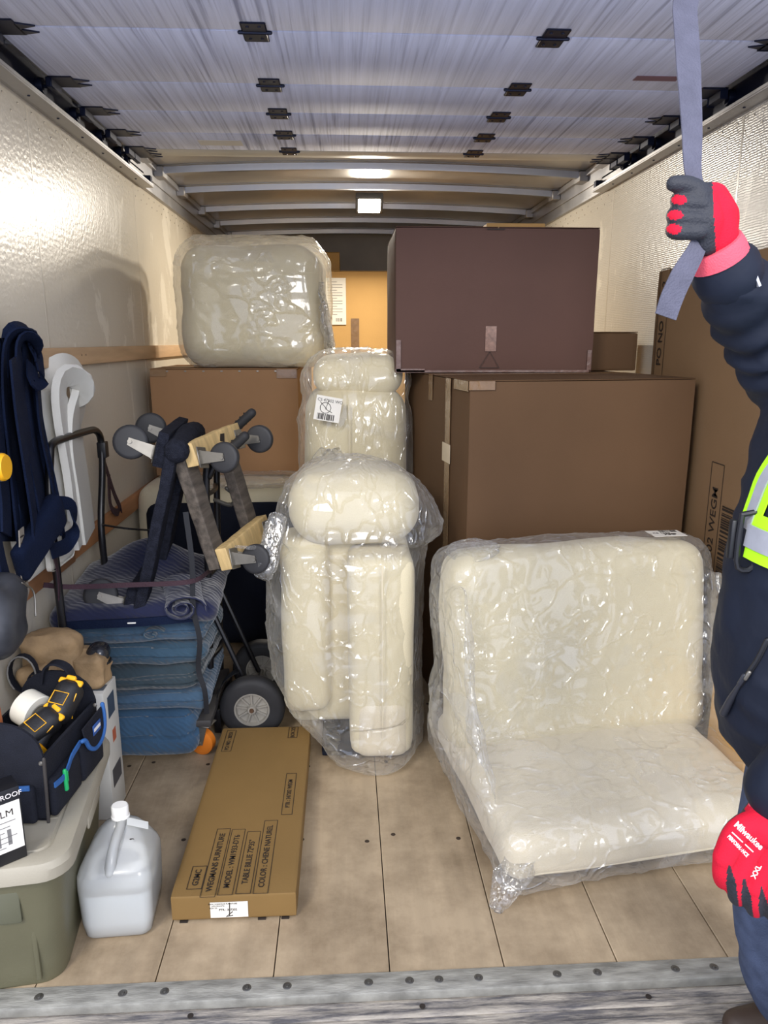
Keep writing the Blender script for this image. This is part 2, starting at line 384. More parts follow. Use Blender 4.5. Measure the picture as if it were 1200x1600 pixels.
def barcode(w, h, origin, right, up, mat, parent, seed=1, n=26):
    rr = random.Random(seed); P = []; x = -w / 2
    ws = [rr.choice((1, 1, 2, 3)) for _ in range(2 * n)]; s = w / sum(ws)
    for i, q in enumerate(ws):
        if i % 2 == 0: P.append(boxvf((x, -h / 2, 0), (x + q * s, h / 2, 0.0003)))
        x += q * s
    o = mesh('barcode_print', *join(P), mat, parent, smooth=False, kind='stuff'); o.matrix_basis = facing(origin, right, up); return o
def copy_tree(o, parent=None):
    c = o.copy(); COL.objects.link(c); c.parent = parent
    for ch in [x for x in bpy.data.objects if x.parent == o]: copy_tree(ch, c)
    return c

# ================================================================== THE TRUCK BOX
XL, XR, Y0, Y1 = -1.0, 1.34, 1.40, 7.0
ZT = 2.20          # top of the lined walls
# floor of hardwood planks
def floor_mat():
    m = M('plank_wood', (172, 153, 126), 0.6, var=0.12, vscale=1.6, stretch=(9, 0.8, 1), bump=0.12, bscale=8, bstretch=(12, 1, 1), spec=0.3, rvar=0.1)
    nt = m.node_tree; N = nt.nodes; L = nt.links; b = N['Principled BSDF']; src = b.inputs['Base Color'].links[0].from_socket
    tc = N.new('ShaderNodeTexCoord'); n = N.new('ShaderNodeTexNoise'); n.inputs['Scale'].default_value = 3.5; n.inputs['Detail'].default_value = 6; n.inputs['Roughness'].default_value = 0.7
    L.new(tc.outputs['Object'], n.inputs['Vector'])
    rp = N.new('ShaderNodeValToRGB'); rp.color_ramp.elements[0].position = 0.35; rp.color_ramp.elements[0].color = (0.50, 0.47, 0.44, 1); rp.color_ramp.elements[1].position = 0.60; rp.color_ramp.elements[1].color = (1, 1, 1, 1)
    L.new(n.outputs['Fac'], rp.inputs[0]); mx = N.new('ShaderNodeMix'); mx.data_type = 'RGBA'; mx.blend_type = 'MULTIPLY'; mx.inputs[0].default_value = 0.8
    L.new(src, mx.inputs[6]); L.new(rp.outputs[0], mx.inputs[7]); L.new(mx.outputs[2], b.inputs['Base Color'])
    return m
PLANK = floor_mat()
fl = struct(box('floor', (XL - .03, 1.45, -.08), (XR + .03, Y1, -.02), M('floor_joist', (60, 54, 48), .8), None, 0))
xs = [XL - .005, -.735, -.460, -.185, .090, .365, .640, .915, 1.19, XR + .005]
for i in range(len(xs) - 1):
    V, F = boxvf((xs[i] + .0015, 1.452, -.02), (xs[i + 1] - .0015, Y1 - .002, 0), .0018, 1)
    mesh('plank', V, F, PLANK, fl)
# countersunk floor screws, in rows across the planks
P = []
for yy in (1.95, 2.36, 2.77):
    for x in xs[1:-1]:
        for s in (-.04, .04): P.append(lathe([(0, .0008), (.006, .0008), (.0075, 0)], 8, 'Z', (x + s, yy + rnd.uniform(-.03, .03), .0001)))
mesh('floor_screws', *join(P), M('dark_screw', (62, 50, 40), .6, .3), fl, kind='stuff')

def wall_mat(name, col, weave):
    m = M(name, col, 0.30, var=0.07, vscale=1.3, spec=0.25, rvar=0.07)
    nt = m.node_tree; N = nt.nodes; L = nt.links; b = N['Principled BSDF']; tc = N.new('ShaderNodeTexCoord')
    # pale worn patches where the coating has rubbed away
    src = b.inputs['Base Color'].links[0].from_socket
    n = N.new('ShaderNodeTexNoise'); n.inputs['Scale'].default_value = 2.3; n.inputs['Detail'].default_value = 8; n.inputs['Roughness'].default_value = 0.62; n.inputs['Distortion'].default_value = 0.6
    mp = N.new('ShaderNodeMapping'); mp.inputs['Scale'].default_value = (1, 1.6, 0.8); L.new(tc.outputs['Object'], mp.inputs[0]); L.new(mp.outputs[0], n.inputs['Vector'])
    rp = N.new('ShaderNodeValToRGB'); rp.color_ramp.elements[0].position = 0.60; rp.color_ramp.elements[0].color = (0, 0, 0, 1); rp.color_ramp.elements[1].position = 0.63; rp.color_ramp.elements[1].color = (1, 1, 1, 1)
    L.new(n.outputs['Fac'], rp.inputs[0]); mx = N.new('ShaderNodeMix'); mx.data_type = 'RGBA'; mx.inputs[7].default_value = lin((232, 226, 212))
    mu = N.new('ShaderNodeMath'); mu.operation = 'MULTIPLY'; mu.inputs[1].default_value = 0.6; L.new(rp.outputs[0], mu.inputs[0])
    L.new(mu.outputs[0], mx.inputs[0]); L.new(src, mx.inputs[6]); L.new(mx.outputs[2], b.inputs['Base Color'])
    wv = N.new('ShaderNodeTexWave'); wv.bands_direction = 'Z'; wv.inputs['Scale'].default_value = 38 if weave else 14; wv.inputs['Distortion'].default_value = 3; wv.inputs['Detail'].default_value = 2
    L.new(tc.outputs['Object'], wv.inputs['Vector'])
    n3 = N.new('ShaderNodeTexNoise'); n3.inputs['Scale'].default_value = 60; n3.inputs['Detail'].default_value = 3; L.new(tc.outputs['Object'], n3.inputs['Vector'])
    ad = N.new('ShaderNodeMath'); ad.operation = 'MULTIPLY_ADD'; ad.inputs[1].default_value = 0.5 if weave else 0.08; L.new(wv.outputs[0], ad.inputs[0]); L.new(n3.outputs['Fac'], ad.inputs[2])
    bp = N.new('ShaderNodeBump'); bp.inputs['Strength'].default_value = 0.22; bp.inputs['Distance'].default_value = 0.006
    L.new(ad.outputs[0], bp.inputs['Height']); L.new(bp.outputs[0], b.inputs['Normal'])
    return m
WALL_L = wall_mat('frp_wall_left', (202, 194, 178), False); WALL_R = wall_mat('frp_wall_right', (196, 190, 178), True)
wl = struct(box('wall_left', (XL - .03, Y0, -.08), (XL, Y1, 2.36), WALL_L, None, 0))
wr = struct(box('wall_right', (XR, Y0, -.08), (XR + .03, Y1, 2.36), WALL_R, None, 0))
wf = struct(box('wall_front', (XL - .03, Y1, -.08), (XR + .03, Y1 + .03, 2.42), M('front_wall', (168, 158, 144), .5, var=.2, vscale=2), None, 0))
# seams between the wall sheets and rows of rivets under the top rail
for wobj, x, s in ((wl, XL, 1), (wr, XR, -1)):
    P = []
    for yy in np.arange(2.45, 6.9, .105):
        for zz in (2.175, 2.14): P.append(lathe([(.004, 0), (.0035, .0015), (0, .002)], 8, 'X', (x, yy + (.05 if zz < 2.16 else 0), zz)) if s > 0 else lathe([(.004, 0), (.0035, -.0015), (0, -.002)], 8, 'X', (x, yy + (.05 if zz < 2.16 else 0), zz)))
    mesh('rivets', *join(P), M('rivet', (150, 140, 125), .4, .3), wobj, kind='stuff')
    for yy in (2.62, 3.84, 5.06): box('sheet_seam', (x - .0015 if s > 0 else x - .0007, yy - .006, 0), (x + .0007 if s > 0 else x + .0015, yy + .006, 2.19), M('seam_strip', (190, 181, 164), .35, var=.05), wobj, .0005, 1)
# extruded top rails along both walls
for k, (x, s) in enumerate(((XL, 1), (XR, -1))):
    P = []
    def bb(x0, x1, z0, z1): P.append(boxvf((min(x + s * x0, x + s * x1), Y0, z0), (max(x + s * x0, x + s * x1), Y1, z1), .001, 1))
    bb(0, .012, 2.20, 2.355); bb(.012, .020, 2.20, 2.214); bb(.012, .020, 2.262, 2.272); bb(.012, .03, 2.325, 2.355)
    struct(mesh('trim_%d' % (k + 1), *join(P), ALU, None))
# ceiling: arched aluminium skin, with bows across it
def crown(x): t = (x - (XL + XR) / 2) / 1.17; return 2.345 + .035 * (1 - t * t)
N_ = 24; xsr = [XL - .03 + (XR - XL + .06) * i / N_ for i in range(N_ + 1)]
rings = [[(x, y, crown(x) + .012) for x in xsr] + [(x, y, crown(x) + .02) for x in xsr[::-1]] for y in np.linspace(Y0, Y1, 24)]
ce = struct(mesh('ceiling', *loft(rings), ALU_SKIN, None))
bow = None
for yy in (1.9, 2.5, 3.1, 3.7, 4.27, 4.80, 5.47, 6.08, 6.68):
    if bow is None:
        rr = []
        for x in [XL + .02 + (XR - XL - .04) * i / 20 for i in range(21)]:
            c = crown(x); rr.append([(x, q, c + z) for q, z in ((-.045, .011), (-.045, .008), (-.022, .006), (-.016, -.026), (.016, -.026), (.022, .006), (.045, .008), (.045, .011))])
        bow = mesh('roof_bow', *loft(rr), ALU, ce); bow.location.y = yy
    else:
        c_ = bow.copy(); COL.objects.link(c_); c_.location.y = yy
    for s in (0, 1):
        x0 = XL + .012 if s == 0 else XR - .06
        box('bow_bracket', (x0, yy - .05, 2.30), (x0 + .048, yy + .05, 2.352), ALU, ce, .003, 1)

# ------------------------------------------------------------------ LED lamp on the ceiling
lx, ly = .17, 5.06; lz = crown(lx) - .03
lamp = thing('ceiling_lamp', 'square bright LED lamp fixed under the metal roof bows', 'lamp', (lx, ly, lz - .035), (R(-32), 0, 0))
box('housing', (-.088, -.075, -.012), (.088, .075, .028), M('lamp_housing', (80, 80, 82), .4, .5), lamp, .006)
lm = bpy.data.materials.new('led_emitter'); lm.use_nodes = True; b = lm.node_tree.nodes['Principled BSDF']; b.inputs['Emission Color'].default_value = (1, .93, .80, 1); b.inputs['Emission Strength'].default_value = 30; b.inputs['Base Color'].default_value = (.9, .9, .9, 1)
box('diffuser', (-.070, -.056, -.018), (.070, .056, -.010), lm, lamp, .002)
ll = bpy.data.lights.new('led_light', 'AREA'); ll.shape = 'SQUARE'; ll.size = .12; ll.energy = 34; ll.color = (1, .91, .77)
lo = bpy.data.objects.new('led_light', ll); COL.objects.link(lo); lo.parent = lamp; lo.location = (0, 0, -.03)

# ------------------------------------------------------------------ roll-up door, open under the roof
door = bpy.data.objects.new('door_1', None); COL.objects.link(door); struct(door, 'white roll-up truck door open overhead')
def door_mat():
    m = M('door_panel_paint', (216, 221, 244), 0.8, var=0.10, vscale=2.0, stretch=(22, .7, 1), bump=0.25, bscale=3, bstretch=(40, 1, 1), spec=0.15)
    nt = m.node_tree; N = nt.nodes; L = nt.links; b = N['Principled BSDF']; src = b.inputs['Base Color'].links[0].from_socket
    tc = N.new('ShaderNodeTexCoord'); mp = N.new('ShaderNodeMapping'); mp.inputs['Scale'].default_value = (85, 1.6, 1); L.new(tc.outputs['Object'], mp.inputs[0])
    n = N.new('ShaderNodeTexNoise'); n.inputs['Scale'].default_value = 1.0; n.inputs['Detail'].default_value = 5; L.new(mp.outputs[0], n.inputs['Vector'])
    rp = N.new('ShaderNodeValToRGB'); rp.color_ramp.elements[0].position = 0.30; rp.color_ramp.elements[0].color = (.36, .36, .42, 1); rp.color_ramp.elements[1].position = 0.50; rp.color_ramp.elements[1].color = (1, 1, 1, 1)
    L.new(n.outputs['Fac'], rp.inputs[0])
    nb = N.new('ShaderNodeTexNoise'); nb.inputs['Scale'].default_value = 1.4; L.new(tc.outputs['Object'], nb.inputs['Vector'])
    mr = N.new('ShaderNodeMapRange'); mr.inputs['From Min'].default_value = .38; mr.inputs['From Max'].default_value = .62; mr.inputs['To Min'].default_value = .25; mr.inputs['To Max'].default_value = .85; L.new(nb.outputs['Fac'], mr.inputs[0])
    mx = N.new('ShaderNodeMix'); mx.data_type = 'RGBA'; mx.blend_type = 'MULTIPLY'; L.new(mr.outputs[0], mx.inputs[0]); L.new(src, mx.inputs[6]); L.new(rp.outputs[0], mx.inputs[7]); L.new(mx.outputs[2], b.inputs['Base Color'])
    return m
DOORM = door_mat()
seams = [1.50, 1.83, 2.24, 2.665, 2.974, 3.262, 3.525]
for i in range(len(seams) - 1):
    V, F = boxvf((-.925, seams[i] + .0035, 2.272), (1.265, seams[i + 1] - .0035, 2.292), .005, 2)
    mesh('door_panel', V, F, DOORM, door)
mesh('door_top_panel', *boxvf((-.925, 3.528, 2.272), (1.265, 3.645, 2.292), .004, 2), M('door_edge_paint', (198, 194, 186), .5, var=.06), door)
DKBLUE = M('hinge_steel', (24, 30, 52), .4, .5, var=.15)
hinge = None
for yy in seams[1:]:
    for hx in (-.231, .583):
        if hinge is None:
            P = [boxvf((-.034, -.062, -.004), (.034, .062, .0), .0035, 1), xf(tube([(-.042, 0, -.003), (.042, 0, -.003)], .005, 8))]
            P += [lathe([(.0055, -.004), (.004, -.0065), (0, -.007)], 8, 'Z', (a, c, 0)) for a in (-.016, .016) for c in (-.04, .04)]
            hinge = mesh('hinge', *join(P), DKBLUE, door); o = hinge
        else:
            o = hinge.copy(); COL.objects.link(o)
        o.location = (hx, yy, 2.2718)
roller = {}
for yy in seams[1:] + [3.62]:
    for s, x in ((1, -.925), (-1, 1.265)):
        if s not in roller:
            P = [boxvf((0, -.05, -.004), (s * .075, .05, 0), .002, 1), boxvf((-s * .008, -.045, -.03), (s * .012, .045, 0), .003, 1), prism([(s * .07, -.03, -.004), (s * .12, -.012, -.004), (s * .07, .01, -.004)], (0, 0, .004)), prism([(s * .07, .012, -.004), (s * .115, .03, -.004), (s * .07, .045, -.004)], (0, 0, .004)), tube([(0, 0, -.016), (-s * .035, 0, -.016)], .006, 8)]
            q = lathe([(.0, -.012), (.024, -.012), (.026, 0), (.024, .012), (0, .012)], 14, 'X', (-s * .04, 0, -.016)); P.append(q)
            roller[s] = o = mesh('roller_bracket', *join([(a, [f if s > 0 else f[::-1] for f in b]) for a, b in P]), DKBLUE, door)
        else:
            o = roller[s].copy(); COL.objects.link(o)
        o.location = (x, yy, 2.2718)
# two sticker marks on the panels
box('sticker_mark', (-.60, 3.36, 2.2700), (-.42, 3.44, 2.2716), M('white_scrape', (214, 210, 204), .6), door, 0)
box('sticker_mark', (.93, 2.52, 2.2700), (1.07, 2.56, 2.2716), M('red_mark', (120, 84, 96), .6), door, 0)
# the tracks that carry the rollers
for k, (x, s) in enumerate(((XL + .02, 1), (XR - .02, -1))):
    P = []
    def bb(x0, x1, z0, z1, y1=3.975): P.append(boxvf((min(x + s * x0, x + s * x1), 1.46, z0), (max(x + s * x0, x + s * x1), y1, z1), .0012, 1))
    bb(-.006, 0, 2.20, 2.315); bb(-.006, .045, 2.198, 2.204); bb(.041, .045, 2.204, 2.216); bb(-.006, .045, 2.311, 2.315)
    t = struct(mesh('trim_%d' % (k + 3), *join(P), ALU, None))
    box('end_stop', (min(x, x + s * .04), 3.94, 2.206), (max(x, x + s * .04), 3.975, 2.25), DKBLUE, t, .002, 1)
    Q = [lathe([(.005, 2.198), (.004, 2.1955), (0, 2.195)], 8, 'Z', (x + s * .015, yy, 0)) for yy in np.arange(1.6, 3.95, .24)]
    mesh('track_screws', *join(Q), DKBLUE, t, kind='stuff')
    mesh('track_painted_shade', *boxvf((min(x + s * .002, x + s * .004), 1.47, 2.21), (max(x + s * .002, x + s * .004), 3.60, 2.31)), DKBLUE, t)  # dark sheet added to paint in the shade inside the track

# ------------------------------------------------------------------ wooden tie rails on the left wall
o = struct(box('trim_5', (XL, 1.5, 1.372), (XL + .022, 5.6, 1.436), RAILW, None, .003)); o['label'] = 'pale wooden tie rail along the white wall'
P = [lathe([(.004, 0), (0, .001)], 8, 'X', (XL + .022, 2.86 + k, 1.408)) for k in (0, .045)]
mesh('nail_heads', *join(P), INK, o, kind='stuff')
o = struct(box('trim_6', (XL, 1.5, .685), (XL + .024, 2.60, .765), RAILW2, None, .003)); o['label'] = 'brown wooden tie rail low on the wall'
o = struct(box('trim_7', (XL, 2.602, .690), (XL + .022, 5.6, .762), RAILW2, None, .003)); o['label'] = 'brown wooden tie rail behind the navy blankets'

# ------------------------------------------------------------------ rear sill and lift platform
sill = struct(box('trim_8', (XL - .06, 1.392, -.02), (XR + .06, 1.450, .004), STEEL_DIRTY, None, .003)); sill['label'] = 'bolted steel threshold strip at the floor edge'
bolt = None
for px, py in ((63, 1553), (193, 1548), (258, 1546), (386, 1541), (449, 1538), (576, 1534), (640, 1532), (686, 1530), (748, 1528), (871, 1523), (934, 1520), (1056, 1515), (1117, 1513)):
    p = PZ(px, py, .004)
    if bolt is None: bolt = mesh('bolt', *lathe([(.0, .0035), (.004, .0035), (.0045, .0008), (.0085, .0012), (.0105, .0)], 14), BOLT, sill); o = bolt
    else: o = bolt.copy(); COL.objects.link(o)
    o.location = (p.x, 1.422, .004)
def platform_mat():
    m = M('scuffed_plate', (88, 86, 88), .75, .0, var=.3, vscale=8, stretch=(1, 6, 1), bump=.25, bscale=50)
    nt = m.node_tree; N = nt.nodes; L = nt.links; b = N['Principled BSDF']; src = b.inputs['Base Color'].links[0].from_socket; tc = N.new('ShaderNodeTexCoord')
    mp = N.new('ShaderNodeMapping'); mp.inputs['Scale'].default_value = (2.2, 22, 8); L.new(tc.outputs['Object'], mp.inputs[0])
    n = N.new('ShaderNodeTexNoise'); n.inputs['Scale'].default_value = 2.2; n.inputs['Detail'].default_value = 9; n.inputs['Roughness'].default_value = .72; L.new(mp.outputs[0], n.inputs['Vector'])
    rp = N.new('ShaderNodeValToRGB'); e = rp.color_ramp.elements; e[0].position = .42; e[0].color = (0, 0, 0, 1); e[1].position = .60; e[1].color = (1, 1, 1, 1); L.new(n.outputs['Fac'], rp.inputs[0])
    mx = N.new('ShaderNodeMix'); mx.data_type = 'RGBA'; mx.inputs[7].default_value = lin((172, 164, 152)); L.new(rp.outputs[0], mx.inputs[0]); L.new(src, mx.inputs[6]); L.new(mx.outputs[2], b.inputs['Base Color'])
    return m
PLATE = platform_mat()
lg = struct(box('floor_lift_platform', (XL - .2, -.9, -.09), (XR + .2, 1.42, -.0245), PLATE, None, 0)); lg['label'] = 'scuffed ribbed steel platform below the threshold'
rib = None
for k, yy in enumerate(np.arange(1.358, -.2, -.047)):
    if rib is None:
        rib = mesh('tread_rib', *boxvf((XL - .2, -.010, 0), (XR + .2, .010, .006), .0028, 2), PLATE, lg); o = rib
    else: o = rib.copy(); COL.objects.link(o)
    o.location = (0, yy, -.0242)
P = [lathe([(0, 0), (.007, 0), (.007, .001), (0, .001)], 12, 'Z', (PZ(px, py, -.02).x, PZ(px, py, -.02).y, -.0135)) for px, py in ((298, 1591), (660, 1576), (1013, 1561))]
mesh('drain_holes', *join(P), INK, lg, kind='stuff')

# ================================================================== CARTONS
def carton(label, w, d, h, loc, rotz, mat, seam='x', tape=True, name='cardboard_carton', group=None, bulge=.006, front_tape=False, tm=None):
    tm = tm or TAPE
    """origin at the front-left bottom corner; x along the front, y into the depth"""
    t = thing(name, label, 'box', loc, (0, 0, rotz), group)
    V, F = superbox((w / 2, d / 2, (h - .004) / 2), .006, 14, (bulge, bulge, bulge * .3), (w / 2, d / 2, (h - .004) / 2))
    V[:, 2] = np.maximum(V[:, 2], 0)
    V, F = displace((V, F), lambda P: .0012 * noise(P, 7, w))
    V[:, 2] = np.maximum(V[:, 2], 0)
    mesh('body', V, F, mat, t, sharp=50)
    z = h - .004
    if seam == 'x':
        fl_ = [((.001, .001), (w - .001, d / 2 - .0015)), ((.001, d / 2 + .0015), (w - .001, d - .001))]
    else:
        fl_ = [((.001, .001), (w / 2 - .0015, d - .001)), ((w / 2 + .0015, .001), (w - .001, d - .001))]
    for (a, b) in fl_: box('flap', (*a, z + .0005), (*b, h), mat, t, .0015, 1)
    if tape and tm is not TAPE_DK:
        if seam == 'x':
            box('tape', (.003, d / 2 - .027, h), (w - .003, d / 2 + .027, h + .0006), tm, t, 0)
            box('tape', (-.0065, d / 2 - .027, h - .10), (-.0055, d / 2 + .027, h), tm, t, 0)
        else:
            box('tape', (w / 2 - .027, .003, h), (w / 2 + .027, d - .003, h + .0006), tm, t, 0)
            box('tape', (w / 2 - .027, -.0075, h - .10), (w / 2 + .027, -.0062, h + .0004), tm, t, 0)
    return t

SA = R(8.7); SO = Vector((.41, 1.65, 0)); SU = Vector((math.cos(SA), math.sin(SA), 0)); SV = Vector((-math.sin(SA), math.cos(SA), 0))
# big carton behind the armless chair
p = SO + SV * .80 + SU * .128
big = carton('big plain brown carton standing behind the wrapped armless chair', .84, .95, 1.331, p, SA, CARD_BIG, 'x')
box('corner_tape', (-.0075, .20, .62), (-.0062, .26, 1.328), TAPE, big, 0)
box('tape_scrap', (-.0082, .19, 1.02), (-.0070, .29, 1.09), M('torn_tape', (206, 188, 160), .2, var=.1), big, 0)
mesh('tape_wrap', *boxvf((-.006, -.0085, 1.30), (.085, -.0072, 1.329)), TAPE, big)
mesh('tape_wrap', *boxvf((-.0075, .0, 1.295), (-.006, .16, 1.329)), TAPE, big)
# dark carton on it
dark = carton('dark brown square-edged carton stacked on the big plain carton', .815, .60, .565, (.206, 3.05, 1.3325), 0, CARD_DARK, 'y', tm=TAPE_DK)
box('tape_label', (.365, -.0095, .085), (.410, -.0082, .185), M('clear_label', (128, 98, 84), .2, var=.3, vscale=60), dark, 0)
tri = [(.345, -.0088, .02), (.425, -.0088, .02), (.385, -.0088, .085)]
mesh('triangle_mark', *join([tube([tri[i], tri[(i + 1) % 3]], .0011, 4) for i in range(3)]), INK, dark, kind='stuff')
for a, b in (((.003, -.0078, .005), (.022, -.0064, .13)), ((.0, -.0078, .003), (.12, -.0064, .016)), ((.79, -.0078, .01), (.808, -.0064, .09))): box('edge_tape', a, b, TAPE_DK, dark, 0)
for a, b in (((.005, -.0078, .001), (.80, -.0064, .010)),): box('edge_tape', a, b, TAPE_DK, dark, 0)
box('staple', (.36, -.0078, .553), (.43, -.0066, .557), INK, dark, 0)
tag(box('flat_parcel', (.63, 3.40, 1.8985), (.89, 3.62, 1.963), CARD_TAN, None, .004), 'small flat tan parcel lying on top of the dark carton', 'box')
# small box between dark carton and the tall one
carton('low brown box squeezed between the dark carton and right-hand wall', .235, .30, .165, (1.03, 3.20, 1.3325), 0, CARD_BIG, 'y', tape=False)
# tall flat carton against the right wall, with printing
tall = thing('tall_flat_carton', 'tall flat tan carton printed with barcode, upright against the wall', 'box', (1.285, 2.20, 0))
V, F = superbox((.025, .445, .868), .006, 12, (.003, .003, 0), (.026, .445, .868)); V[:, 2] = np.maximum(V[:, 2], 0)
mesh('body', V, F, M('cardboard_tall', (132, 105, 76), .72, var=.07, vscale=2.5, bump=.08, bscale=120, spec=.25), tall, sharp=50)
rgt, up = (0, 0, 1), (0, 1, 0)                # printing runs upwards, read from the cabin side
q = PX(1030, 545, 1.281); text('PO NO : 2512', .056, (-.0035, q.y - 2.20, q.z + .10), rgt, up, INK, tall, .0002)
q = PX(1107, 868, 1.281); text('PTR : 347202 WEGM', .054, (-.0035, q.y - 2.20 , q.z + .01), rgt, up, INK, tall, .0002)
frame_print('print_frame', .66, .085, .003, (-.0032, q.y - 2.20, q.z + .0), rgt, up, INK, tall)
q = PX(1130, 850, 1.281); barcode(.30, .085, (-.0034, q.y - 2.20 - .01, q.z - .02), rgt, up, INK, tall, 3, 30)
frame_print('print_frame', .42, .085, .003, (-.0032, PX(1030, 545, 1.281).y - 2.20, PX(1030, 545, 1.281).z + .10), rgt, up, INK, tall)
# open tan box low behind the armless chair
tag(box('small_carton', (1.205, 1.96, 0), (1.325, 2.185, .40), CARD_TAN, None, .004), 'small tan carton low between the armless chair and wall', 'box')
# cartons deeper in the truck
bt = carton('tan carton lit by the lamp, with a paper delivery label', 1.30, .60, 1.955, (-.25, 5.62, 0), 0, CARD_TAN, 'x')
plate('shipping_label', .15, .33, .001, (.19, -.0085, 1.74), (1, 0, 0), (0.03, 0, 1), PAPER, bt)
P = [boxvf((.13, -.0098, 1.875 - k * .019), (.13 + (.11 if k % 3 else .07), -.0093, 1.878 - k * .019)) for k in range(13)]
mesh('label_print', *join(P), INK, bt, kind='stuff')
barcode(.05, .025, (.215, -.0097, 1.61), (1, 0, 0), (0, 0, 1), INK, bt, 5, 10)
box('tape', (.30, -.0095, 1.30), (.36, -.0082, 1.62), TAPE, bt, 0)
carton('narrow tan carton at the very front of the truck', .50, .40, 2.16, (-.53, 6.30, 0), 0, CARD_TAN, 'x', tape=False)
# carton under the white bale
lc = carton('brown carton with stapled top edge under the white bale', .70, .60, .515, (-.925, 3.60, .816), 0, CARD_LEFT, 'x')
P = [boxvf((.08 + k * .085, -.0085, .500), (.09 + k * .085, -.0072, .506)) for k in range(7)]
mesh('staples', *join(P), ZINC, lc, kind='stuff')
mesh('edge_tape', *boxvf((.60, -.008, .47), (.695, -.0068, .512)), TAPE, lc)
mesh('edge_tape', *boxvf((.005, -.008, .48), (.08, -.0068, .512)), TAPE, lc)

# table carton on the floor
tb = thing('table_carton', 'long flat tan carton with black printing, lying on floor', 'box', (-.461, 1.632, 0))
TW, TD, TH = .320, .842, .078
V, F = superbox((TW / 2, TD / 2, TH / 2 - .003), .004, 14, (.001, .001, .002), (TW / 2, TD / 2, TH / 2 + .003))
mesh('body', V, F, CARD, tb, sharp=50)
for x in (.03, .16, .29):
    for y in (.01, .4, .8): pass
P = [boxvf((x, -.002, 0), (x + .02, TD, .004)) for x in (.02, .22, .28)]
mesh('bottom_skids', *join(P), INK, tb, kind='stuff')
zt = TH + .0022
def stamp(body, px, py, length, size, wd=1.0):
    q = PZ(px, py, TH); o_ = (q.x + .461, q.y - 1.632, zt)
    text(body, size * .86, o_, (0, 1, 0), (-1, 0, 0), INK, tb, .0002, wd)
    frame_print('print_frame', length, size * 1.45, .0016, o_, (0, 1, 0), (-1, 0, 0), INK, tb)
stamp('G2MC', 308, 1372, .085, .026)
stamp('WEGMANS FURNITURE', 338, 1346, .27, .026, .98)
stamp('MODEL : WM1933-DT6', 363, 1345, .26, .026, .93)
stamp("TABLE BILLIE 72*35''", 389, 1346, .245, .026, .90)
stamp('COLOR : CHENE NATUREL', 416, 1336, .295, .026, .93)
stamp('PTR : 347202 WEGM', 452, 1240, .215, .022, .88)
stamp('PO NO : 20251', 358, 1158, .14, .022)
stamp('BOX 2/2', 458, 1145, .075, .022)
plate('shipping_label', .096, .046, .0008, (.148, -.0022, .036), (1, 0, 0), (0, 0, 1), PAPER, tb)
text('PTR : 347202', .0085, (.145, -.0033, .036), (1, 0, 0), (0, 0, 1), INK, tb, .0001)
for k, s_ in enumerate(('G2MC WEGMANS FURNITURE', 'WM1933-DT6', 'BOX 2/2')): text(s_, .0055, (.132 - k * .012, -.0033, .054 - k * .006), (1, 0, 0), (0, 0, 1), INK, tb)
mesh('pen_stroke', *join([tube([(.150, -.0034, .056), (.148, -.0034, .018)], .0013, 6), tube([(.156, -.0034, .030), (.140, -.0034, .016), (.156, -.0034, .019)], .0013, 6)]), INK, tb, kind='stuff')

# ================================================================== WRAPPED FURNITURE
def film(name, vf, parent, mat=FILM, amp=.012, s=6.0, off=0.0, pleat=None):
    def fn(P):
        Q = P + .05 * np.stack([noise(P, 4, off + 1), noise(P, 4, off + 31), noise(P, 4, off + 61)], 1)
        d = amp * (.30 * noise(P, s * .8, off) + .9 * np.maximum(ridged(Q * np.array([1, 1, .40]), s * 1.5, off + 9) - .55, 0) + .7 * np.maximum(ridged(Q * np.array([.5, 1, 1.2]), s * 2.2, off + 4) - .6, 0) + .5 * np.maximum(ridged(Q, s * 4, off + 14) - .6, 0))
        if pleat is not None: d = d + pleat(P)
        return d
    V, F = displace(vf, fn); V[:, 2] = np.maximum(V[:, 2], .0015)
    return mesh(name, V, F, mat, parent, sharp=0)
def subdiv(vf, k=1):
    V, F = vf; bm = bmesh.new(); vs = [bm.verts.new(tuple(map(float, v))) for v in V]
    for f in F:
        try: bm.faces.new([vs[i] for i in f])
        except ValueError: pass
    for _ in range(k): bmesh.ops.subdivide_edges(bm, edges=bm.edges[:], cuts=1, use_grid_fill=True)
    bm.verts.ensure_lookup_table(); bm.verts.index_update()
    V = np.array([v.co[:] for v in bm.verts]); F = [[v.index for v in f.verts] for f in bm.faces]; bm.free(); return V, F

# --- white bale on the left carton
bale = thing('wrapped_bale', 'puffy white cushion bale in clear plastic, on a brown carton', 'furniture', (-.437, 3.92, 1.3325))
V, F = superbox((.330, .30, .280), .10, 22, (.02, .03, .015), (0, 0, .282))
V, F = displace((V, F), lambda P: .010 * noise(P, 5) + .005 * ridged(P, 9))
V[:, 2] = np.maximum(V[:, 2], 0.001)
mesh('cushion', V, F, FABRIC, bale)
V, F = superbox((.353, .322, .300), .11, 60, (.02, .03, .016), (0, 0, .302))
o = film('plastic_wrap', (V, F), bale, FILM_T, .013, 7, 3.0)
# loose tail of film at the right
rr = [[(.33 + .05 * t + .015 * math.sin(9 * a + 5 * t), -.25 + .12 * math.cos(a) * (1 - .4 * t), .30 - .26 * t + .10 * math.sin(a) * (1 - .3 * t)) for a in np.linspace(0, 2 * math.pi, 24, endpoint=False)] for t in np.linspace(0, 1, 12)]
mesh('film_tail', *loft(rr), FILM, bale, sharp=0)

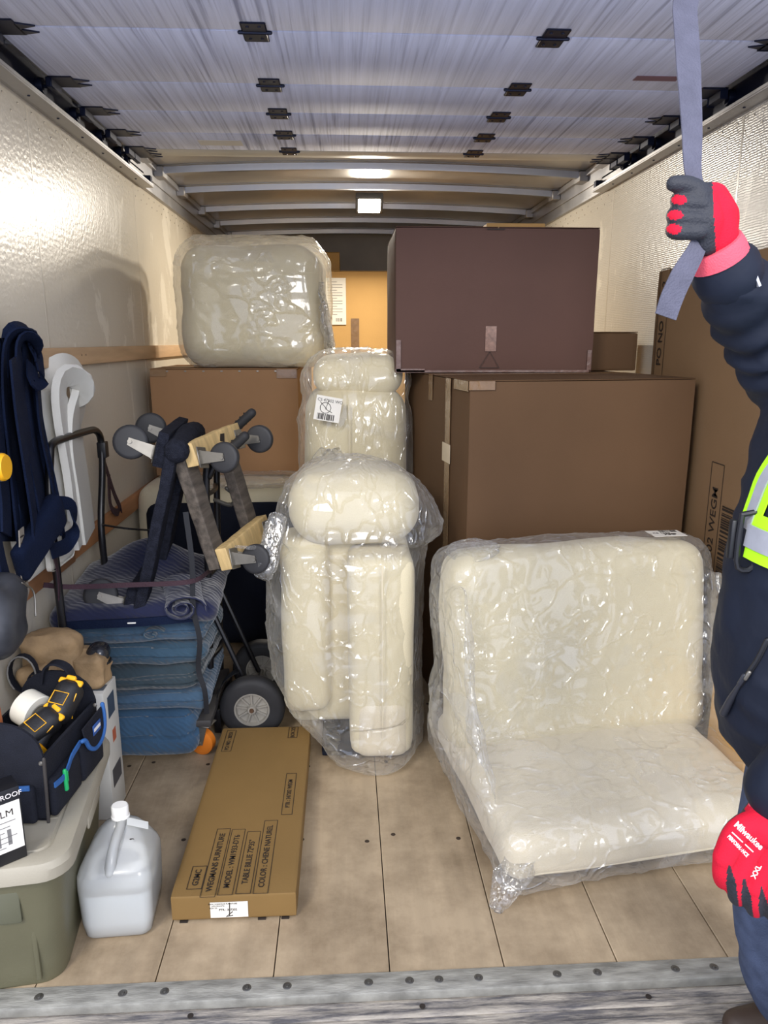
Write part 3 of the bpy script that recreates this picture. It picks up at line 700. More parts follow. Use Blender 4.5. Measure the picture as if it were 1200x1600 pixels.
# --- sofa lying on its back: dark dust cover towards the doors, cream sides
ns = thing('upended_sofa', 'cream sofa tipped over, black dust cover facing out, behind hand truck', 'sofa', (-.985, 3.30, 0))
V, F = superbox((.37, .33, .40), .07, 22, (.01, .005, .005), (.375, .42, .402)); V, F = displace((V, F), lambda P: .004 * noise(P, 6)); V[:, 2] = np.maximum(V[:, 2], .001); V[:, 0] = np.maximum(V[:, 0], .002)
mesh('body', V, F, FABRIC, ns)
V, F = superbox((.335, .05, .355), .065, 16, (0, 0, 0), (.385, .105, .375)); mesh('dust_cover', V, F, DUSTCOVER, ns)
V, F = superbox((.265, .19, .012), .012, 30, (0, 0, .005), (.485, .20, .820)); film('plastic_wrap', (V, F), ns, FILM, .009, 9, 2.0)

# --- wrapped chair in the middle, farther one
ch2 = thing('wrapped_chair', 'tall cream chair in clear plastic with barcode sticker, between cartons', 'chair', (.045, 3.30, 0))
V, F = superbox((.215, .21, .63), .09, 20, (.01, .02, .0), (0, 0, .631)); V, F = displace((V, F), lambda P: .005 * noise(P, 6)); V[:, 2] = np.maximum(V[:, 2], .001)
mesh('upholstered_body', V, F, FABRIC, ch2)
V, F = superbox((.19, .19, .075), .07, 18, (0, 0, .02), (.01, 0, 1.315)); V, F = displace((V, F), lambda P: .008 * noise(P, 7)); mesh('cushion', V, F, FABRIC, ch2)
V, F = superbox((.232, .232, .70), .12, 56, (.02, .03, .02), (.0, 0, .705)); V, F = displace((V, F), lambda P: -.02 * (1 - np.clip(np.abs(P[:, 2] - 1.22) / .08, 0, 1)))
film('plastic_wrap', (V, F), ch2, FILM, .014, 6, 7.0)
mesh('seam', *tube([(-.03, -.245, .75), (-.03, -.248, 1.0), (-.03, -.243, 1.2)], .0025, 6, 4), PIPING, ch2)
plate('barcode_sticker', .105, .10, .001, (-.115, -.285, 1.19), (1, 0, -.18), (.18, 0, 1), PAPER, ch2)
text('CS 47502 WO', .017, (-.105, -.2872, 1.222), (1, 0, -.18), (.18, 0, 1), INK, ch2)
barcode(.07, .025, (-.125, -.2870, 1.158), (1, 0, -.18), (.18, 0, 1), INK, ch2, 8, 14)
P = [tube([(-.125 + .022 * math.cos(a), -.2875, 1.195 + .022 * math.sin(a)) for a in np.linspace(0, 6.2, 12)], .0012, 5), tube([(-.11, -.2875, 1.225), (-.125, -.2875, 1.19), (-.10, -.2875, 1.175)], .0012, 5), tube([(-.145, -.2875, 1.22), (-.12, -.2875, 1.19)], .0012, 5)]
mesh('handwriting', *join(P), INK, ch2, kind='stuff')
# bunched film hanging off its lower left
rr = []
for t in np.linspace(0, 1, 18):
    c = Vector((-.11 - .02 * t - .05 * t * t, -.33 - .02 * math.sin(3 * t), 1.02 - .26 * t)); rad = .035 + .055 * math.sin(min(1, t * 1.25) * math.pi * .8)
    rr.append([(c.x + rad * math.cos(a) * (1 + .22 * math.sin(5 * a + 3 * t)), c.y + .6 * rad * math.sin(a) * (1 + .22 * math.cos(4 * a)), c.z + .02 * math.sin(3 * a)) for a in np.linspace(0, 2 * math.pi, 32, endpoint=False)])
film('film_bunch', loft(rr), ch2, FILM, .012, 14, 1.0)

# --- near wrapped chair in a loose bag
bag = thing('bagged_armchair', 'cream armchair on end in a loose clear plastic bag, mid-floor', 'chair', (0, 2.52, 0))
def bagring(z, l, r, yf, yb, n=96, sq=2.6):
    cx, rx = (l + r) / 2, (r - l) / 2; cy, ry = (yf + yb) / 2, (yb - yf) / 2; P = []
    for a in np.linspace(0, 2 * math.pi, n, endpoint=False):
        c, s = math.cos(a), math.sin(a)
        P.append((cx + rx * math.copysign(abs(c) ** (2 / sq), c), cy + ry * math.copysign(abs(s) ** (2 / sq), s), z))
    return P
prof = [(.004, .03, .17, -.20, .05), (.012, -.03, .24, -.255, .18), (.04, -.085, .262, -.275, .25), (.10, -.13, .268, -.272, .29), (.18, -.215, .268, -.262, .31), (.30, -.265, .268, -.25, .32), (.45, -.29, .270, -.24, .32), (.58, -.288, .272, -.23, .32), (.70, -.275, .275, -.225, .315), (.76, -.262, .29, -.215, .28), (.80, -.258, .325, -.215, .20), (.85, -.25, .335, -.20, .20), (.92, -.235, .305, -.19, .24), (.98, -.205, .255, -.165, .22), (1.03, -.15, .175, -.125, .19), (1.06, -.08, .11, -.07, .12), (1.07, -.02, .05, -.02, .06)]
zs = np.array([q[0] for q in prof]); fine = np.unique(np.concatenate([np.linspace(0.004, 1.07, 110), zs]))
rings = [bagring(z, *[np.interp(z, zs, [q[k] for q in prof]) for k in (1, 2, 3, 4)]) for z in fine]
def pl(P):
    d = .012 * np.exp(-((P[:, 2] - .775) / .05) ** 2) * ridged(P, 11, 2)          # where the film is gathered round the waist
    d -= .022 * np.exp(-((P[:, 2] - .775) / .025) ** 2)
    d += .012 * ridged(P * np.array([1, 1, .25]), 7, 5) * np.clip(1 - P[:, 2] / .7, 0, 1)
    return d
film('plastic_bag', loft(rings), bag, FILM, .013, 6, 11.0, pl)
V, F = superbox((.112, .188, .365), .04, 18, (.004, .008, .0), (.114, .004, .39)); V, F = displace((V, F), lambda P: .004 * noise(P, 6)); mesh('side_panel', V, F, FABRIC, bag)
V, F = superbox((.085, .16, .33), .045, 18, (.006, .010, .0), (-.150, .10, .46)); V, F = displace((V, F), lambda P: .004 * noise(P, 6)); mesh('side_panel', V, F, FABRIC, bag)
V, F = superbox((.22, .10, .36), .04, 14, (0, 0, 0), (-.0, .10, .42)); mesh('back_panel', V, F, FABRIC, bag)
V, F = superbox((.102, .186, .12), .05, 14, (.0, .01, .0), (.116, -.006, .135)); V, F = displace((V, F), lambda P: .004 * noise(P, 6)); mesh('lower_cushion', V, F, FABRIC2, bag)
V, F = superbox((.225, .18, .115), .10, 20, (0, .01, .02), (.030, .045, .905)); V, F = displace((V, F), lambda P: .008 * noise(P, 6)); mesh('cushion', V, F, FABRIC, bag)
mesh('seam', *tube([(.115, -.216, .12), (.115, -.218, .4), (.115, -.214, .74)], .0022, 6, 4), PIPING, bag)
V, F = superbox((.15, .15, .012), .01, 6, (0, 0, 0), (.05, .02, .012)); mesh('base_plate', V, F, DUSTCOVER, bag)
# twisted film tie at the waist
P = [tube([(-.24, -.10, .80), (-.30, -.16, .795), (-.36, -.20, .81)], [.012, .008, .004], 8, 5)]
mesh('twisted_film', *join(P), FILM, bag, sharp=0)
rr = [[(-.235 - .035 * t + .03 * math.cos(a) * (1 + .3 * math.sin(4 * a)), -.12 - .06 * t, .875 - .16 * t + .03 * math.sin(a)) for a in np.linspace(0, 2 * math.pi, 20, endpoint=False)] for t in np.linspace(0, 1, 10)]
film('film_gather', loft(rr), bag, FILM, .008, 18, 1.0)

# --- armless lounge chair in the foreground
sofa = thing('armless_chair', 'wide cream armless chair in clear plastic wrap on the floor', 'chair', SO, (0, 0, SA))
def rot_x(vf, ang, piv):
    V, F = vf; V = np.asarray(V) - np.array(piv); c, s = math.cos(ang), math.sin(ang)
    V = np.stack([V[:, 0], V[:, 1] * c - V[:, 2] * s, V[:, 1] * s + V[:, 2] * c], 1); return V + np.array(piv), F
SW = .84
seat = superbox((SW / 2, .36, .068), .05, 26, (.005, .01, .02), (SW / 2 + .012, .38, .098))
V, F = displace(seat, lambda P: .006 * noise(P, 5) + .003 * noise(P, 14)); V[:, 2] += .025 * np.clip(V[:, 1] / .5, 0, 1); V[:, 2] = np.maximum(V[:, 2], .012); seat = (V, F)
mesh('seat', V, F, FABRIC2, sofa)
def piping(z, y0, inset): 
    return tube([(inset + .03, y0 + .05, z), (inset + .045, y0 + .012, z), (inset + .09, y0, z), (SW / 2, y0 - .006, z), (SW - .06, y0, z), (SW - .015, y0 + .012, z), (SW, y0 + .05, z)], .004, 8, 5)
mesh('piping', *piping(.135, .025, 0), PIPING, sofa); mesh('piping', *piping(.062, .022, 0), PIPING, sofa)
back = superbox((.45, .105, .335), .075, 26, (.01, .018, .012), (.452, .545, .465))
back = rot_x(back, R(-8), (0, .545, .14)); V, F = displace(back, lambda P: .007 * noise(P, 4.5) + .003 * noise(P, 14)); V[:, 2] = np.maximum(V[:, 2], .012); back = (V, F)
mesh('backrest', V, F, FABRIC, sofa)
V, F = superbox((.38, .34, .011), .01, 4, (0, 0, 0), (.42, .42, .0111)); mesh('base_board', V, F, DUSTCOVER, sofa)
# film: one skin over both, bridging the angle between seat and back
s2 = superbox((SW / 2 + .016, .382, .086), .055, 20, (.008, .012, .024), (SW / 2 + .012, .374, .104)); s2[0][:, 2] += .025 * np.clip(s2[0][:, 1] / .5, 0, 1)
b2 = rot_x(superbox((.466, .121, .351), .08, 20, (.012, .020, .014), (.452, .545, .465)), R(-8), (0, .545, .14))
web = []
for x0, x1 in ((-.012, .012), (.868, .892)):
    pts = [(.10, .15), (.30, .40), (.46, .72), (.60, .70), (.60, .12), (.10, .10)]; web.append(prism([(x0, y, z) for y, z in pts], (x1 - x0, 0, 0)))
V, F = remesh(join([s2, b2] + [(v, [f[::-1] for f in fs]) for v, fs in web]), .010, 9, .5)
V[:, 2] = np.maximum(V[:, 2], .005)
def pl(P):
    d = .010 * ridged(P * np.array([.5, 1, 1]), 5, 3) * np.exp(-((P[:, 2] - .22) / .12) ** 2)
    d += .018 * ridged(P, 6, 8) * np.clip(1 - (P[:, 0] + .02) / .16, 0, 1)
    return d
sw_ = film('plastic_wrap', (V, F), sofa, FILM, .014, 5.5, 21.0, pl)
sb_ = BVHTree.FromPolygons([v.co[:] for v in sw_.data.vertices], [tuple(p_.vertices) for p_ in sw_.data.polygons])
def topz(x, y): return sb_.ray_cast(Vector((x, y, 2)), Vector((0, 0, -1)))[0].z
zq = max(topz(.77 + a_, .60 + b_) for a_ in (-.05, 0, .05) for b_ in (-.03, .03)) - .842 + .002
plate('barcode_sticker', .115, .075, .001, (.77, .600, .842 + zq), (1, -.10, 0), (0, 1, 0), PAPER, sofa)
barcode(.06, .02, (.79, .622, .8434 + zq), (1, -.10, 0), (0, 1, 0), INK, sofa, 9, 12)
text('CS 1203', .018, (.755, .603, .8434 + zq), (1, -.10, 0), (0, 1, 0), INK, sofa)
text('XMP', .022, (.777, .585, .8434 + zq), (1, -.10, 0), (0, 1, 0), INK, sofa, .001)
# gathered film corner at the top left, and the loose corner at the front
for nm, c0, c1, r0 in (('film_gather', (.03, .64, .80), (.13, .55, .815), .045), ('film_corner', (.035, .02, .09), (-.02, -.012, .015), .055)):
    rr = []
    for t in np.linspace(0, 1, 12):
        c = Vector(c0).lerp(Vector(c1), t); rad = r0 * (1 - .55 * t) if nm == 'film_corner' else r0 * (.6 + .5 * math.sin(t * 3.1))
        rr.append([(c.x + rad * math.cos(a) * (1 + .2 * math.sin(5 * a)), c.y + .7 * rad * math.sin(a) * (1 + .2 * math.cos(4 * a + t)), max(.004, c.z + .6 * rad * math.sin(a + .6))) for a in np.linspace(0, 2 * math.pi, 28, endpoint=False)])
    film(nm, loft(rr), sofa, FILM, .010, 16, 2.0)

# ================================================================== LEFT SIDE: CART, BLANKETS, HAND TRUCK, DOLLIES
def quilt_mat(name, col, var=.14):
    m = M(name, col, .9, var=var, vscale=9, spec=.15, sheen=.35)
    nt = m.node_tree; N = nt.nodes; L = nt.links; b = N['Principled BSDF']; tc = N.new('ShaderNodeTexCoord')
    wv = N.new('ShaderNodeTexWave'); wv.bands_direction = 'DIAGONAL'; wv.inputs['Scale'].default_value = 24; wv.inputs['Distortion'].default_value = 7; wv.inputs['Detail'].default_value = 1.5; wv.inputs['Detail Scale'].default_value = .7
    L.new(tc.outputs['Object'], wv.inputs['Vector'])
    n3 = N.new('ShaderNodeTexNoise'); n3.inputs['Scale'].default_value = 24; n3.inputs['Detail'].default_value = 4; L.new(tc.outputs['Object'], n3.inputs['Vector'])
    ad = N.new('ShaderNodeMath'); ad.operation = 'MULTIPLY_ADD'; ad.inputs[1].default_value = .55; L.new(wv.outputs[0], ad.inputs[0]); L.new(n3.outputs['Fac'], ad.inputs[2])
    bp = N.new('ShaderNodeBump'); bp.inputs['Strength'].default_value = .45; bp.inputs['Distance'].default_value = .006; L.new(ad.outputs[0], bp.inputs['Height']); L.new(bp.outputs[0], b.inputs['Normal'])
    return m
Q_BLUE = quilt_mat('quilt_blue', (66, 90, 112)); Q_TEAL = quilt_mat('quilt_teal', (56, 80, 98)); Q_GREY = quilt_mat('quilt_greyteal', (54, 68, 76), .25); Q_NAVY = quilt_mat('quilt_navy', (31, 35, 60)); Q_DEEP = quilt_mat('quilt_deep', (54, 82, 108))
def caster_parts(t, loc, r, mw, frame, out, wheel_axis, tread=None, wid=.026, trail=.02, wname='wheel'):
    """out = direction from mounting plate to wheel, wheel_axis = axle direction"""
    o_ = Vector(out).normalized(); ax = Vector(wheel_axis).normalized(); tr = ax.cross(o_).normalized(); L0 = Vector(loc)
    c = L0 + o_ * (r + .028) + tr * trail
    mt = Matrix((tr, ax, o_)).transposed()
    def place(vf): V, F = vf; V = np.asarray(V) @ np.array(mt).T + np.array(c); return V, F
    wheel = lathe([(.0, -wid / 2), (r * .80, -wid / 2), (r * .94, -wid / 2 + .002), (r, -wid * .28), (r, wid * .28), (r * .94, wid / 2 - .002), (r * .80, wid / 2), (0, wid / 2)], 28, 'Y')
    ck = mesh('caster', *place(join([boxvf((-trail - .035, -.03, -(r + .028)), (-trail + .035, .03, -(r + .024)), .002, 1), prism([(-trail - .022, -wid / 2 - .006, -(r + .024)), (-trail + .022, -wid / 2 - .006, -(r + .024)), (.012, -wid / 2 - .006, .006), (-.012, -wid / 2 - .006, .006)], (0, .003, 0)), prism([(-trail - .022, wid / 2 + .003, -(r + .024)), (-trail + .022, wid / 2 + .003, -(r + .024)), (.012, wid / 2 + .003, .006), (-.012, wid / 2 + .003, .006)], (0, .003, 0)), boxvf((-trail - .022, -wid / 2 - .006, -(r + .024)), (-trail + .022, wid / 2 + .006, -(r + .018))), lathe([(.007, -wid / 2 - .011), (.007, wid / 2 + .011)], 10, 'Y')])), frame, t)
    w_ = mesh(wname, *place(wheel), mw, ck)
    if tread: mesh('tread', *place(lathe([(r * .80, -wid / 2 - .001), (r * 1.01, -wid * .42), (r * 1.02, 0), (r * 1.01, wid * .42), (r * .80, wid / 2 + .001)], 28, 'Y')), tread, ck)
    return ck
# platform cart under the blankets
cart = thing('platform_cart', 'black platform cart with orange wheels and tube handle, loaded with blankets', 'cart')
box('deck', (-.955, 2.40, .125), (-.488, 2.83, .150), M('cart_deck', (60, 58, 58), .6, .2), cart, .004)
ORANGE = M('orange_tread', (214, 120, 34), .45, var=.12)
for x, y in ((-.520, 2.435), (-.520, 2.77), (-.90, 2.46), (-.90, 2.77)): caster_parts(cart, (x, y, .125), .0475, RUBBER, ZINC, (0, 0, -1), (.35, 1, 0), ORANGE, .03, .012)
hp = [PX(82, 912, -.905), PX(79, 800, -.905), PX(78, 712, -.905), PX(82, 694, -.905), PX(97, 686, -.905), PX(135, 674, -.905), PX(150, 673, -.905), PX(158, 690, -.905), PX(160, 740, -.905), PX(158, 820, -.905), PX(155, 920, -.905)]
hp = [Vector((hp[0].x, hp[1].y, .15)), Vector((hp[0].x, hp[1].y, .6))] + hp[1:-1] + [Vector((-.905, hp[-2].y, .6)), Vector((-.905, hp[-2].y, .15))]
mesh('handle', *tube(hp, .0125, 12, 4), BLACKM, cart)
box('handle_clip', PX(157, 690, -.91) + Vector((-.01, -.02, -.06)), PX(157, 690, -.91) + Vector((.022, .02, 0)), BLACK, cart, .004)
box('side_bar', (-.915, 2.24, .18), (-.895, 2.74, .205), BLACKM, cart, .003)

def blanket(label, w, d, h, loc, rotz, mat, folds, seed, droop=0, group='folded moving blankets on the cart', over=0):
    V, F = superbox((w / 2, d / 2, h / 2), min(h * .48, .05), 34, (.004, .008, .006), (0, 0, h / 2))
    nx, ny, nz_ = V[:, 0] / (w / 2), V[:, 1] / (d / 2), (V[:, 2] - h / 2) / (h / 2)
    side = np.clip((np.maximum(np.abs(nx), np.abs(ny)) - .8) / .15, 0, 1)
    ph = (V[:, 2] / h + .05 * noise(V * np.array([1, 1, 0]), 5, seed)) * folds
    V = V - normals(V, F) * (side * .010 * (np.abs(np.sin(ph * math.pi)) < .35))[:, None]
    V, F = displace((V, F), lambda P: .007 * noise(P, 7, seed) + .004 * noise(P, 18, seed + 3))
    V[:, 2] -= droop * np.clip((-ny - .25) / .75, 0, 1) ** 2 + droop * .5 * np.clip((nx - .5) / .5, 0, 1) ** 2
    V[:, 2] += .012 * noise(V * np.array([1, 1, 0]), 4, seed + 8) * (nz_ > 0)
    o = mesh('folded_blanket', V, F, mat, None, loc, (0, 0, rotz)); tag(o, label, 'blanket', group); return o
blanket('bottom blue quilted blanket, draped to the floor over the cart', .44, .46, .175, (-.752, 2.60, .020), 0, Q_DEEP, 2, 1)
bb_ = bpy.data.objects['folded_blanket']
for v in bb_.data.vertices:                       # the bottom blanket wraps the deck edge: hollow out the space the deck fills
    if v.co.y > -.185 and v.co.z < .13: v.co.z = .1315 + v.co.z * .05
blanket('mid-blue folded blanket just above the draped bottom one', .470, .44, .075, (-.728, 2.595, .1965), .02, Q_BLUE, 2, 4)
blanket('dull grey-teal folded blanket in the middle of the stack', .455, .44, .095, (-.737, 2.595, .2735), -.03, Q_GREY, 3, 9)
blanket('light blue folded blanket above the grey-teal one', .475, .45, .075, (-.730, 2.600, .3705), .01, Q_TEAL, 2, 14)
top = blanket('uppermost light blue blanket with a rolled edge, under navy one', .480, .45, .085, (-.728, 2.605, .4475), .03, Q_BLUE, 2, 19)
sp = [(.055 * math.exp(-.22 * a) * math.cos(a), .055 * math.exp(-.22 * a) * math.sin(a)) for a in np.linspace(.4, 7.5, 26)]
mesh('rolled_edge', *ribbon([(.06 + u * .9, -.236 - .004 * i / 26, .045 + v * .55) for i, (u, v) in enumerate(sp)], (0, 1, 0), .03, .004, 2), Q_TEAL, top)
# navy blanket thrown over the stack, humped against the wall
V, F = superbox((.270, .28, .035), .034, 40, (0, 0, .01), (0, 0, .036))
hump = .10 * np.exp(-(((V[:, 0] + .02) / .16) ** 2 + ((V[:, 1] - .17) / .10) ** 2))
V[:, 2] += hump * np.clip(V[:, 2] / .06, 0, 1); V[:, 2] -= .018 * np.clip((-V[:, 1] - .16) / .12, 0, 1) * np.clip(-V[:, 0] / .2, 0, 1)
V, F = displace((V, F), lambda P: .008 * noise(P, 6, 3) + .004 * noise(P, 15, 5)); V[:, 2] = np.maximum(V[:, 2], -.006)
nb_ = tag(mesh('folded_blanket', V, F, Q_NAVY, None, (-.722, 2.585, .546), (0, 0, .06)), 'navy quilted blanket thrown over the top of the blue stack', 'blanket', 'folded moving blankets on the cart')
P = [ribbon([(-.245, -.272, .012), (-.1, -.285, .016), (.06, -.284, .018), (.20, -.268, .02)], (0, 0, 1), .028, .006, 6)]
mesh('bound_edge', *join(P), NAVY, nb_)
mesh('woven_tag', *boxvf((-.012, -.293, .016), (.014, -.290, .020)), WHITEP, nb_)
P = [[(.195 + .075 * math.exp(-.13 * a) * math.cos(a), -.20, .066 + .050 * math.exp(-.13 * a) * math.sin(a)) for a in np.linspace(-.3, 14, 52)]]
mesh('rolled_corner', *join([ribbon([(x - .05 + .0 * i, y + .0 * i, z) for i, (x, y, z) in enumerate(P[0])], (-.25, 1, .1), .20, .0045, 1)]), Q_NAVY, nb_)

# hand truck
ht = thing('hand_truck', 'black upright hand truck with two rubber wheels beside the blankets', 'hand truck', (-.36, 2.72, 0))
ya, yb = -.115, .105
for k, y in enumerate((ya, yb)):
    yy = y; gz = -.06 if k == 0 else 0.0
    mesh('upright', *tube([(-.165, yy, .05), (-.150, yy, .6), (-.135, yy, 1.00), (-.118, yy, 1.06)], .0125, 12, 3), BLACKM, ht)
    mesh('handle', *tube([(-.125, yy, 1.05 + gz), (-.100, yy, 1.10 + gz), (-.06, yy - .01, 1.135 + gz), (-.025, yy - .012, 1.165 + gz)], .0115, 12, 4), BLACKM, ht)
    g = mesh('grip', *join([tube([(-.085, yy - .006, 1.112 + gz), (-.02, yy - .016, 1.170 + gz), (.008, yy - .02, 1.195 + gz)], .0175, 14, 3)] + [xf(lathe([(.0185, -.003), (.0205, 0), (.0185, .003)], 14, 'X'), (-.075 + .016 * i, yy - .008, 1.121 + .0148 * i + gz), (0, -.7, 0)) for i in range(5)]), RUBBER, ht)
    mesh('wheel_strut', *tube([(-.148, yy, .50), (-.06, yy, .27), (-.01, yy, .14)], .010, 8), BLACKM, ht)
for z in (.30, .62, .92): mesh('crossbar', *tube([(-.152 + .012 * (z - .3), ya, z), (-.135 + .012 * (z - .3), (ya + yb) / 2, z), (-.152 + .012 * (z - .3), yb, z)], .009, 8, 4), BLACKM, ht)
mesh('lift_handle', *tube([(-.13, .0, .88), (-.07, -.02, .865), (-.05, -.03, .90), (-.08, -.03, .93)], .008, 8, 5), ZINC, ht)
mesh('axle', *tube([(0, -.17, .122), (0, .17, .122)], .009, 10), ZINC, ht)
box('toe_plate', (-.150, -.15, .004), (-.125, .15, .10), BLACKM, ht, .003)
mesh('mudguard', *ribbon([(-.138 * math.cos(a), -.125, .122 + .138 * math.sin(a)) for a in np.linspace(-.35, 1.2, 10)], (0, 1, 0), .045, .003, 2), BLACKM, ht)
for y, s in ((-.17, -1), (.17, 1)):
    tyre = mesh('tyre', *lathe([(.066, -.030), (.100, -.033), (.116, -.026), (.122, -.014), (.122, .014), (.116, .026), (.100, .033), (.066, .030), (.066, -.030)], 40, 'Y', (0, y, .122)), RUBBER, ht)
    P = [lathe([(.068, -.028), (.068, .028), (.060, .026), (.058, -.020), (.060, -.028), (.068, -.028)], 36, 'Y', (0, y, .122)), lathe([(0, -.034), (.015, -.034), (.019, -.024), (.019, .024), (.015, .034), (0, .034)], 20, 'Y', (0, y, .122)), lathe([(0, -.012), (.060, -.012), (.060, .012), (0, .012)], 30, 'Y', (0, y, .122))]
    for i in range(9):
        a = 2 * math.pi * i / 9 + .2; P.append(xf(boxvf((.016, -.022, -.003), (.062, .022, .003)), (0, y, .122), (0, -a, 0)))
    rim = mesh('rim', *join(P), RIMGREY, ht)
    mesh('hub_nut', *lathe([(0, -.041), (.007, -.041), (.009, -.034), (.009, -.030)], 10, 'Y', (0, y, .122)), M('rusty_nut', (96, 72, 54), .6, .5), rim)

# furniture dollies hung over the hand truck's handles
def dolly(label, B, Cc, A, out, long_m, cross_m, top_m, r=.045, bw=.075, bt=.03, casters=(0, 1, 2, 3), name='furniture_dolly'):
    B, Cc, A = Vector(B), Vector(Cc), Vector(A); ex = (Cc - B); lx_ = ex.length; ex.normalize(); ey = A - B; ey -= ex * ey.dot(ex); ly_ = ey.length; ey.normalize(); ez = ex.cross(ey)
    if ez.dot(Vector(out)) < 0: sgn = -1
    else: sgn = 1
    t = thing(name, label, 'dolly'); t.matrix_basis = Matrix(((ex.x, ey.x, ez.x, B.x), (ex.y, ey.y, ez.y, B.y), (ex.z, ey.z, ez.z, B.z), (0, 0, 0, 1)))
    for y in (0, ly_):
        V, F = superbox((lx_ / 2 + .03, bw / 2, bt / 2), .005, 10, (0, 0, 0), (lx_ / 2, y, 0)); V, F = displace((V, F), lambda P: .0025 * noise(P, 30, y)); mesh('long_board', V, F, long_m, t)
    for k, x in enumerate((0, lx_)):
        V, F = superbox((bw / 2, ly_ / 2 + .035, bt / 2), .004, 10, (0, 0, 0), (x, ly_ / 2, sgn * bt)); V, F = displace((V, F), lambda P: .002 * noise(P, 30, x)); mesh('cross_board', V, F, cross_m if k else top_m, t)
    for k, (x, y) in enumerate(((0, 0), (0, ly_), (lx_, 0), (lx_, ly_))):
        if k in casters: caster_parts(t, (x + (.012 if x else .02), y + (.0 if y else .0), sgn * bt * 1.5), r, GREYRUB, ZINC, (0, 0, sgn), (.25, 1, 0) if k % 2 == 0 else (.1, 1, 0), None, .026, .016)
    return t, ly_, lx_, sgn
d1, ly1, lx1, s1 = dolly('bare wooden furniture dolly hung with casters towards the carton', PY(286, 712, 2.40), PY(338, 872, 2.40), PY(338, 655, 2.70), (1, 0, 0), WOODD, WOODL, WOODL, .05, .078, .042)
mesh('hand_hole', *prism([(-.004, ly1 * .50, s1 * .0645), (-.026, ly1 * .56, s1 * .0645), (-.022, ly1 * .66, s1 * .0645), (.006, ly1 * .60, s1 * .0645)], (0, 0, s1 * .0006)), INK, d1)
d2, ly2, lx2, s2_ = dolly('carpet-padded furniture dolly with casters facing the white wall', PY(272, 705, 2.38), PY(222, 945, 2.38), PY(300, 660, 2.72), (-1, 0, .2), CARPET, CARPET, CARPET, .055, .115, .036, casters=(0, 1, 2))
mesh('carpet_roll', *tube([(-.01, -.04, s2_ * -.012), (-.03, ly2 * .5, s2_ * -.014), (-.012, ly2 + .04, s2_ * -.012)], .040, 14, 6), CARPET, d2)
mesh('band', *ribbon([(-.012 + .046 * math.cos(a), ly2 * .62, s2_ * -.012 + .046 * math.sin(a)) for a in np.linspace(0, 6.3, 20)], (0, 1, 0), .014, .003, 1), ZINC, d2)

# straps tying the load
DKRED = M('maroon_webbing', (52, 30, 40), .8, var=.2, bump=.3, bscale=200)
st = tag(mesh('tie_strap', *ribbon([PX(68, 914, -.945), PY(110, 917, 2.285), PY(200, 914, 2.285), PY(296, 909, 2.30), PY(326, 893, 2.42), PY(332, 890, 2.58)], (0, 0.1, 1), .016, .003, 6), DKRED), 'maroon strap stretched level across the navy blanket', 'strap')
tag(mesh('tie_strap', *ribbon([PY(290, 800, 2.31), PY(300, 880, 2.31), PY(302, 950, 2.315), PY(312, 1000, 2.32), PY(310, 1045, 2.345), PY(320, 1080, 2.345), PY(323, 1115, 2.37)], (1, .2, 0), .017, .003, 6), M('black_webbing', (24, 26, 32), .8, var=.2)), 'black strap hanging down in front of the stacked blue blankets', 'strap')
tag(mesh('bungee_cord', *tube([PX(160, 820, -.88), PY(200, 826, 2.75), PY(245, 829, 2.62)], .004, 8, 6), BLACK), 'thin black cord between the cart handle and padded dolly', 'cord')
sl = PX(163, 725, -.96)
tag(mesh('webbing_loop', *ribbon([PX(163, 722, -.975), PX(178, 770, -.965), PX(188, 795, -.962), PX(180, 800, -.955), PX(172, 785, -.96), PX(170, 740, -.972)], (-.05, 1, .1), .032, .003, 6), DKRED), 'dark maroon webbing loop hanging on the wall behind cart handle', 'strap')

# foam hung on the wall
fh = thing('foam_tube', 'white foam strip folded in a loop, hanging from the wooden rail', 'foam')
lp = [(112, 845), (106, 800), (100, 740), (92, 690), (84, 640), (83, 608), (95, 594), (108, 602), (108, 625), (102, 660), (103, 700), (112, 760), (122, 838)]
pts = [PX(x + 14, y, -.925 + .0 * i) for i, (x, y) in enumerate(lp)]
mesh('loop', *ribbon(pts, (-.15, 1, .28), .185, .024, 6), FOAM, fh)
hk = PX(113, 575, -.965); mesh('hook', *tube([hk + Vector((-.008, 0, .02)), hk + Vector((.02, 0, .012)), hk + Vector((.03, 0, -.02)), hk + Vector((.01, 0, -.04))], .004, 8, 6), BLACK, fh)
fs = thing('foam_sheet', 'white foam sheet standing on the brown rail behind the straps', 'foam', (-.972, 2.10, .766))
V, F = superbox((.022, .25, .27), .018, 14, (.004, 0, 0), (.024, .25, .27)); V, F = displace((V, F), lambda P: .004 * noise(P, 7)); mesh('sheet', V, F, FOAM, fs, rot=(0, R(-3), 0))
box('fold', (.05, .10, .0), (.075, .30, .12), FOAM, fs, .02, 3)

# navy lifting harness hanging from the upper rail
hn = thing('lifting_harness', 'bundle of navy webbing straps hanging on the left wall', 'strap')
def S(x, y, X): return PX(x, y, X)
for k, (pth, wd, X) in enumerate((
        ([(52, 548), (48, 530), (30, 524), (12, 545), (10, 620), (18, 700), (28, 800), (32, 838)], .10, -.90),
        ([(60, 575), (58, 545), (44, 530), (30, 545), (34, 620), (46, 700), (62, 780), (72, 842)], .09, -.885),
        ([(58, 585), (64, 660), (78, 730), (92, 800), (98, 835)], .07, -.895),
        ([(-12, 530), (-8, 600), (0, 700), (8, 780), (10, 835)], .11, -.88),
        ([(20, 560), (28, 640), (40, 720), (52, 800), (56, 845)], .08, -.86),
)):
    mesh('webbing', *ribbon([S(x, y, X - .006 * (i % 2)) for i, (x, y) in enumerate(pth)], (-.25, 1, .08), wd, .006, 6), NAVY, hn)
g_ = []
